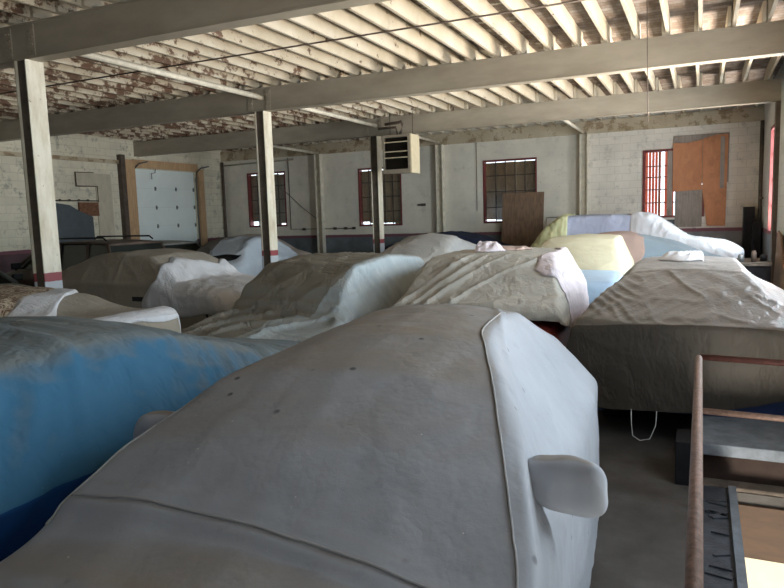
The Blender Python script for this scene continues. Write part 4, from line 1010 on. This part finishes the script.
# ------------------------------------------------------------------ uncovered cars at far left
def wagon(name, label, origin, heading, L, zt, mat, glass, rails=True, zb=.98):
    root = empty(name, (origin[0], origin[1], 0), label, 'car', None, math.radians(heading)); W = .88
    body = [(0, .3, W*.7, W*.84, .5, W*.84, .25), (-.02, .6, W*.8, W*.92, .6, W*.9, .25), (.15, .82, W*.84, W*.96, .7, W*.94, .25), (1.1, zb, W*.86, W, .8, W*.96, .25), (L-.3, zb+.02, W*.9, W, .85, W*.96, .25), (L-.02, zb-.1, W*.86, W*.96, .7, W*.94, .25), (L, .3, W*.8, W*.9, .5, W*.9, .25)]
    Drape(body, NS=70, NV=60, crown=.03, R=.2, smooth=2, hem_wave=0).obj('body', mat, root)
    # greenhouse glass
    x0, x1, x2, x3 = 1.05, 1.85, L-.5, L-.15; wb2, wt2 = W*.86, W*.68
    def ring(z, t):
        xa = x0+(x1-x0)*t; xb = x3+(x2-x3)*t; w_ = wb2+(wt2-wb2)*t; return [(xa, -w_*.92, z), (xb, -w_, z), (xb, w_, z), (xa, w_*.92, z)]
    g = MB(); a = ring(zb-.02, 0); b = ring(zt-.06, 1); g.add(a+b, [(0, 1, 5, 4), (1, 2, 6, 5), (2, 3, 7, 6), (3, 0, 4, 7), (0, 3, 2, 1), (4, 5, 6, 7)])
    g.build('window_glass', glass, root)
    r = MB(); n = 14; pts = []
    for i in range(n+1):
        t_ = i/n; x = x1-.12+(x2+.10-x1+.12)*t_; z = zt-.06+.05*math.sin(PI*min(1, max(0, t_))) ; pts.append((x, z))
    vs = []; fs = []
    for (x, z) in pts:
        for k in range(9): y = -wt2*1.03+2*wt2*1.03*k/8; vs.append((x, y, z+.02*(1-(2*k/8-1)**2)))
    for (x, z) in pts:
        for k in range(9): y = -wt2*1.03+2*wt2*1.03*k/8; vs.append((x, y, z-.035))
    N1 = 9*(n+1)
    for i in range(n):
        for k in range(8):
            p = i*9+k; fs.append((p, p+1, p+10, p+9)); fs.append((N1+p, N1+p+9, N1+p+10, N1+p+1))
        fs.append((i*9, i*9+9, N1+i*9+9, N1+i*9)); fs.append((i*9+8, N1+i*9+8, N1+i*9+17, i*9+17))
    fs.append(tuple(range(9))+tuple(range(N1+8, N1-1, -1))); e = n*9; fs.append(tuple(range(e+8, e-1, -1))+tuple(range(N1+e, N1+e+9)))
    r.add(vs, fs, True); r.build('roof', mat, root)
    for sy in (-1, 1):
        def P(x, z, o=.006):
            t_ = (z-zb+.02)/(zt-.06-zb+.02); w_ = wb2+(wt2-wb2)*t_; return (x, sy*(w_+o), z)
        for (xb, xt) in ((x0+.02, x1), (2.5, 2.42), (3.4, 3.32), (x3-.05, x2)):
            pl = MB(); pl.tube([P(xb, zb, -.0), P(xt, zt-.06, -.0)], .035, 8); pl.build('pillar', mat, root)
        if rails:
            rr = MB(); rr.tube([(x1+.1, sy*wt2*.9, zt+.0), (x1+.2, sy*wt2*.9, zt+.06), (x2-.2, sy*wt2*.9, zt+.06), (x2-.1, sy*wt2*.9, zt+.0)], .016, 8); rr.build('roof_rail', M['black'], root)
        for sx in (.85, L-.85):
            mb = MB(); mb.tube([(sx, sy*(W-.24), .34), (sx, sy*(W-.03), .34)], .34, 24); wl = mb.build('wheel', M['rubber'], root)
            mb = MB(); mb.tube([(sx, sy*(W-.03), .34), (sx, sy*(W-.015), .34)], .2, 16); mb.build('hubcap', M['hinge'], wl)
        mr = MB(); mr.box(x0+.25, x0+.35, sy*(W+.02)-.09, sy*(W+.02)+.09, zb+.02, zb+.15); mr.build('door_mirror', M['black'], root, .02)
        hl = MB(); hl.box(.05, .12, sy*.6-.14, sy*.6+.14, .62, .76); hl.build('headlamp', M['hinge'], root, .02)
    return root
wagon('station_wagon', 'dusty brown uncovered wagon with roof rails behind the nearest column', (-14.0, 10.35), -6, 4.4, 1.54, M['car_brown'], M['car_glass'])
wagon('station_wagon', 'dusty silver uncovered wagon roof beside the garage door', (-15.35, 13.1), 0, 4.0, 1.40, M['car_silver'], M['car_glass'], rails=False)
wagon('hatchback_car', 'dusty grey green uncovered car at the far left edge, below the wagon', (-10.3, 7.2), 168, 3.9, 1.25, M['car_green'], M['car_glass'], rails=False, zb=.86)

# ------------------------------------------------------------------ light
w_ = bpy.data.worlds.new('sky'); SC.world = w_; w_.use_nodes = True
bg = w_.node_tree.nodes['Background']; bg.inputs[0].default_value = (.80, .90, 1.0, 1); bg.inputs[1].default_value = 3.0
def area(name, loc, rot, sx, sy, power, col, spread=PI):
    l = bpy.data.lights.new(name, 'AREA'); l.shape = 'RECTANGLE'; l.size = sx; l.size_y = sy; l.energy = power; l.color = col; l.spread = spread
    o = bpy.data.objects.new(name, l); COL.objects.link(o); o.location = loc; o.rotation_euler = rot; return o
COOL = (.78, .89, 1.0); WARM = (1.0, .82, .67)
for i, (ya, yb, za, zb) in enumerate(RW):
    yc, zc = (ya+yb)/2, (za+zb)/2
    pw = [120, 430, 260, 105, 35][i]
    area('window_daylight', (XR+.2, yc, zc), (0, math.radians(90), 0), zb-za-.1, yb-ya-.1, pw*1.0, COOL)
    # sunlit ground outside throws warm light up through the window
    area('ground_bounce', (XR+.9, yc, 1.0), (0, math.radians(90+42), 0), 1.2, yb-ya-.1, pw*1.65, WARM, math.radians(120))
area('added_front_fill', ((FD[0]+FD[1])/2, YF-.1, 1.1), (math.radians(-90), 0, 0), 1.4, 2.1, 130, (1.0, .93, .82))  # added fill lamp at an unseen front opening, brightens left and back walls
area('lower_level_light', (.8, HY0+.05, -1.3), (math.radians(90+10), 0, math.radians(0)), .9, 2.2, 420, (1.0, .95, .85))

# ------------------------------------------------------------------ camera (27 mm phone lens, slight tilt down and roll)
cam = bpy.data.cameras.new('camera'); co = bpy.data.objects.new('camera', cam); COL.objects.link(co); SC.camera = co
cam.sensor_width = 36; cam.lens = 36*673.6/784; cam.clip_start = .05
R0 = np.array([[0.909168, -0.030795, 0.415289], [0.020091, -0.992857, -0.117607], [-0.415944, -0.115269, 0.902055]])
def b(v): return Vector((v[0], v[2], v[1]))
r, dn, fw = b(R0[0]), b(R0[1]), b(R0[2])
mtx = Matrix(((r.x, -dn.x, -fw.x, 0), (r.y, -dn.y, -fw.y, 0), (r.z, -dn.z, -fw.z, 1.85), (0, 0, 0, 1)))
co.matrix_world = mtx
SC.view_settings.view_transform = 'Standard'; SC.view_settings.look = 'None'; SC.view_settings.gamma = 1; SC.view_settings.use_curve_mapping = False
SC.view_settings.exposure = 0.42
SC.cycles.max_bounces = 10; SC.cycles.diffuse_bounces = 6
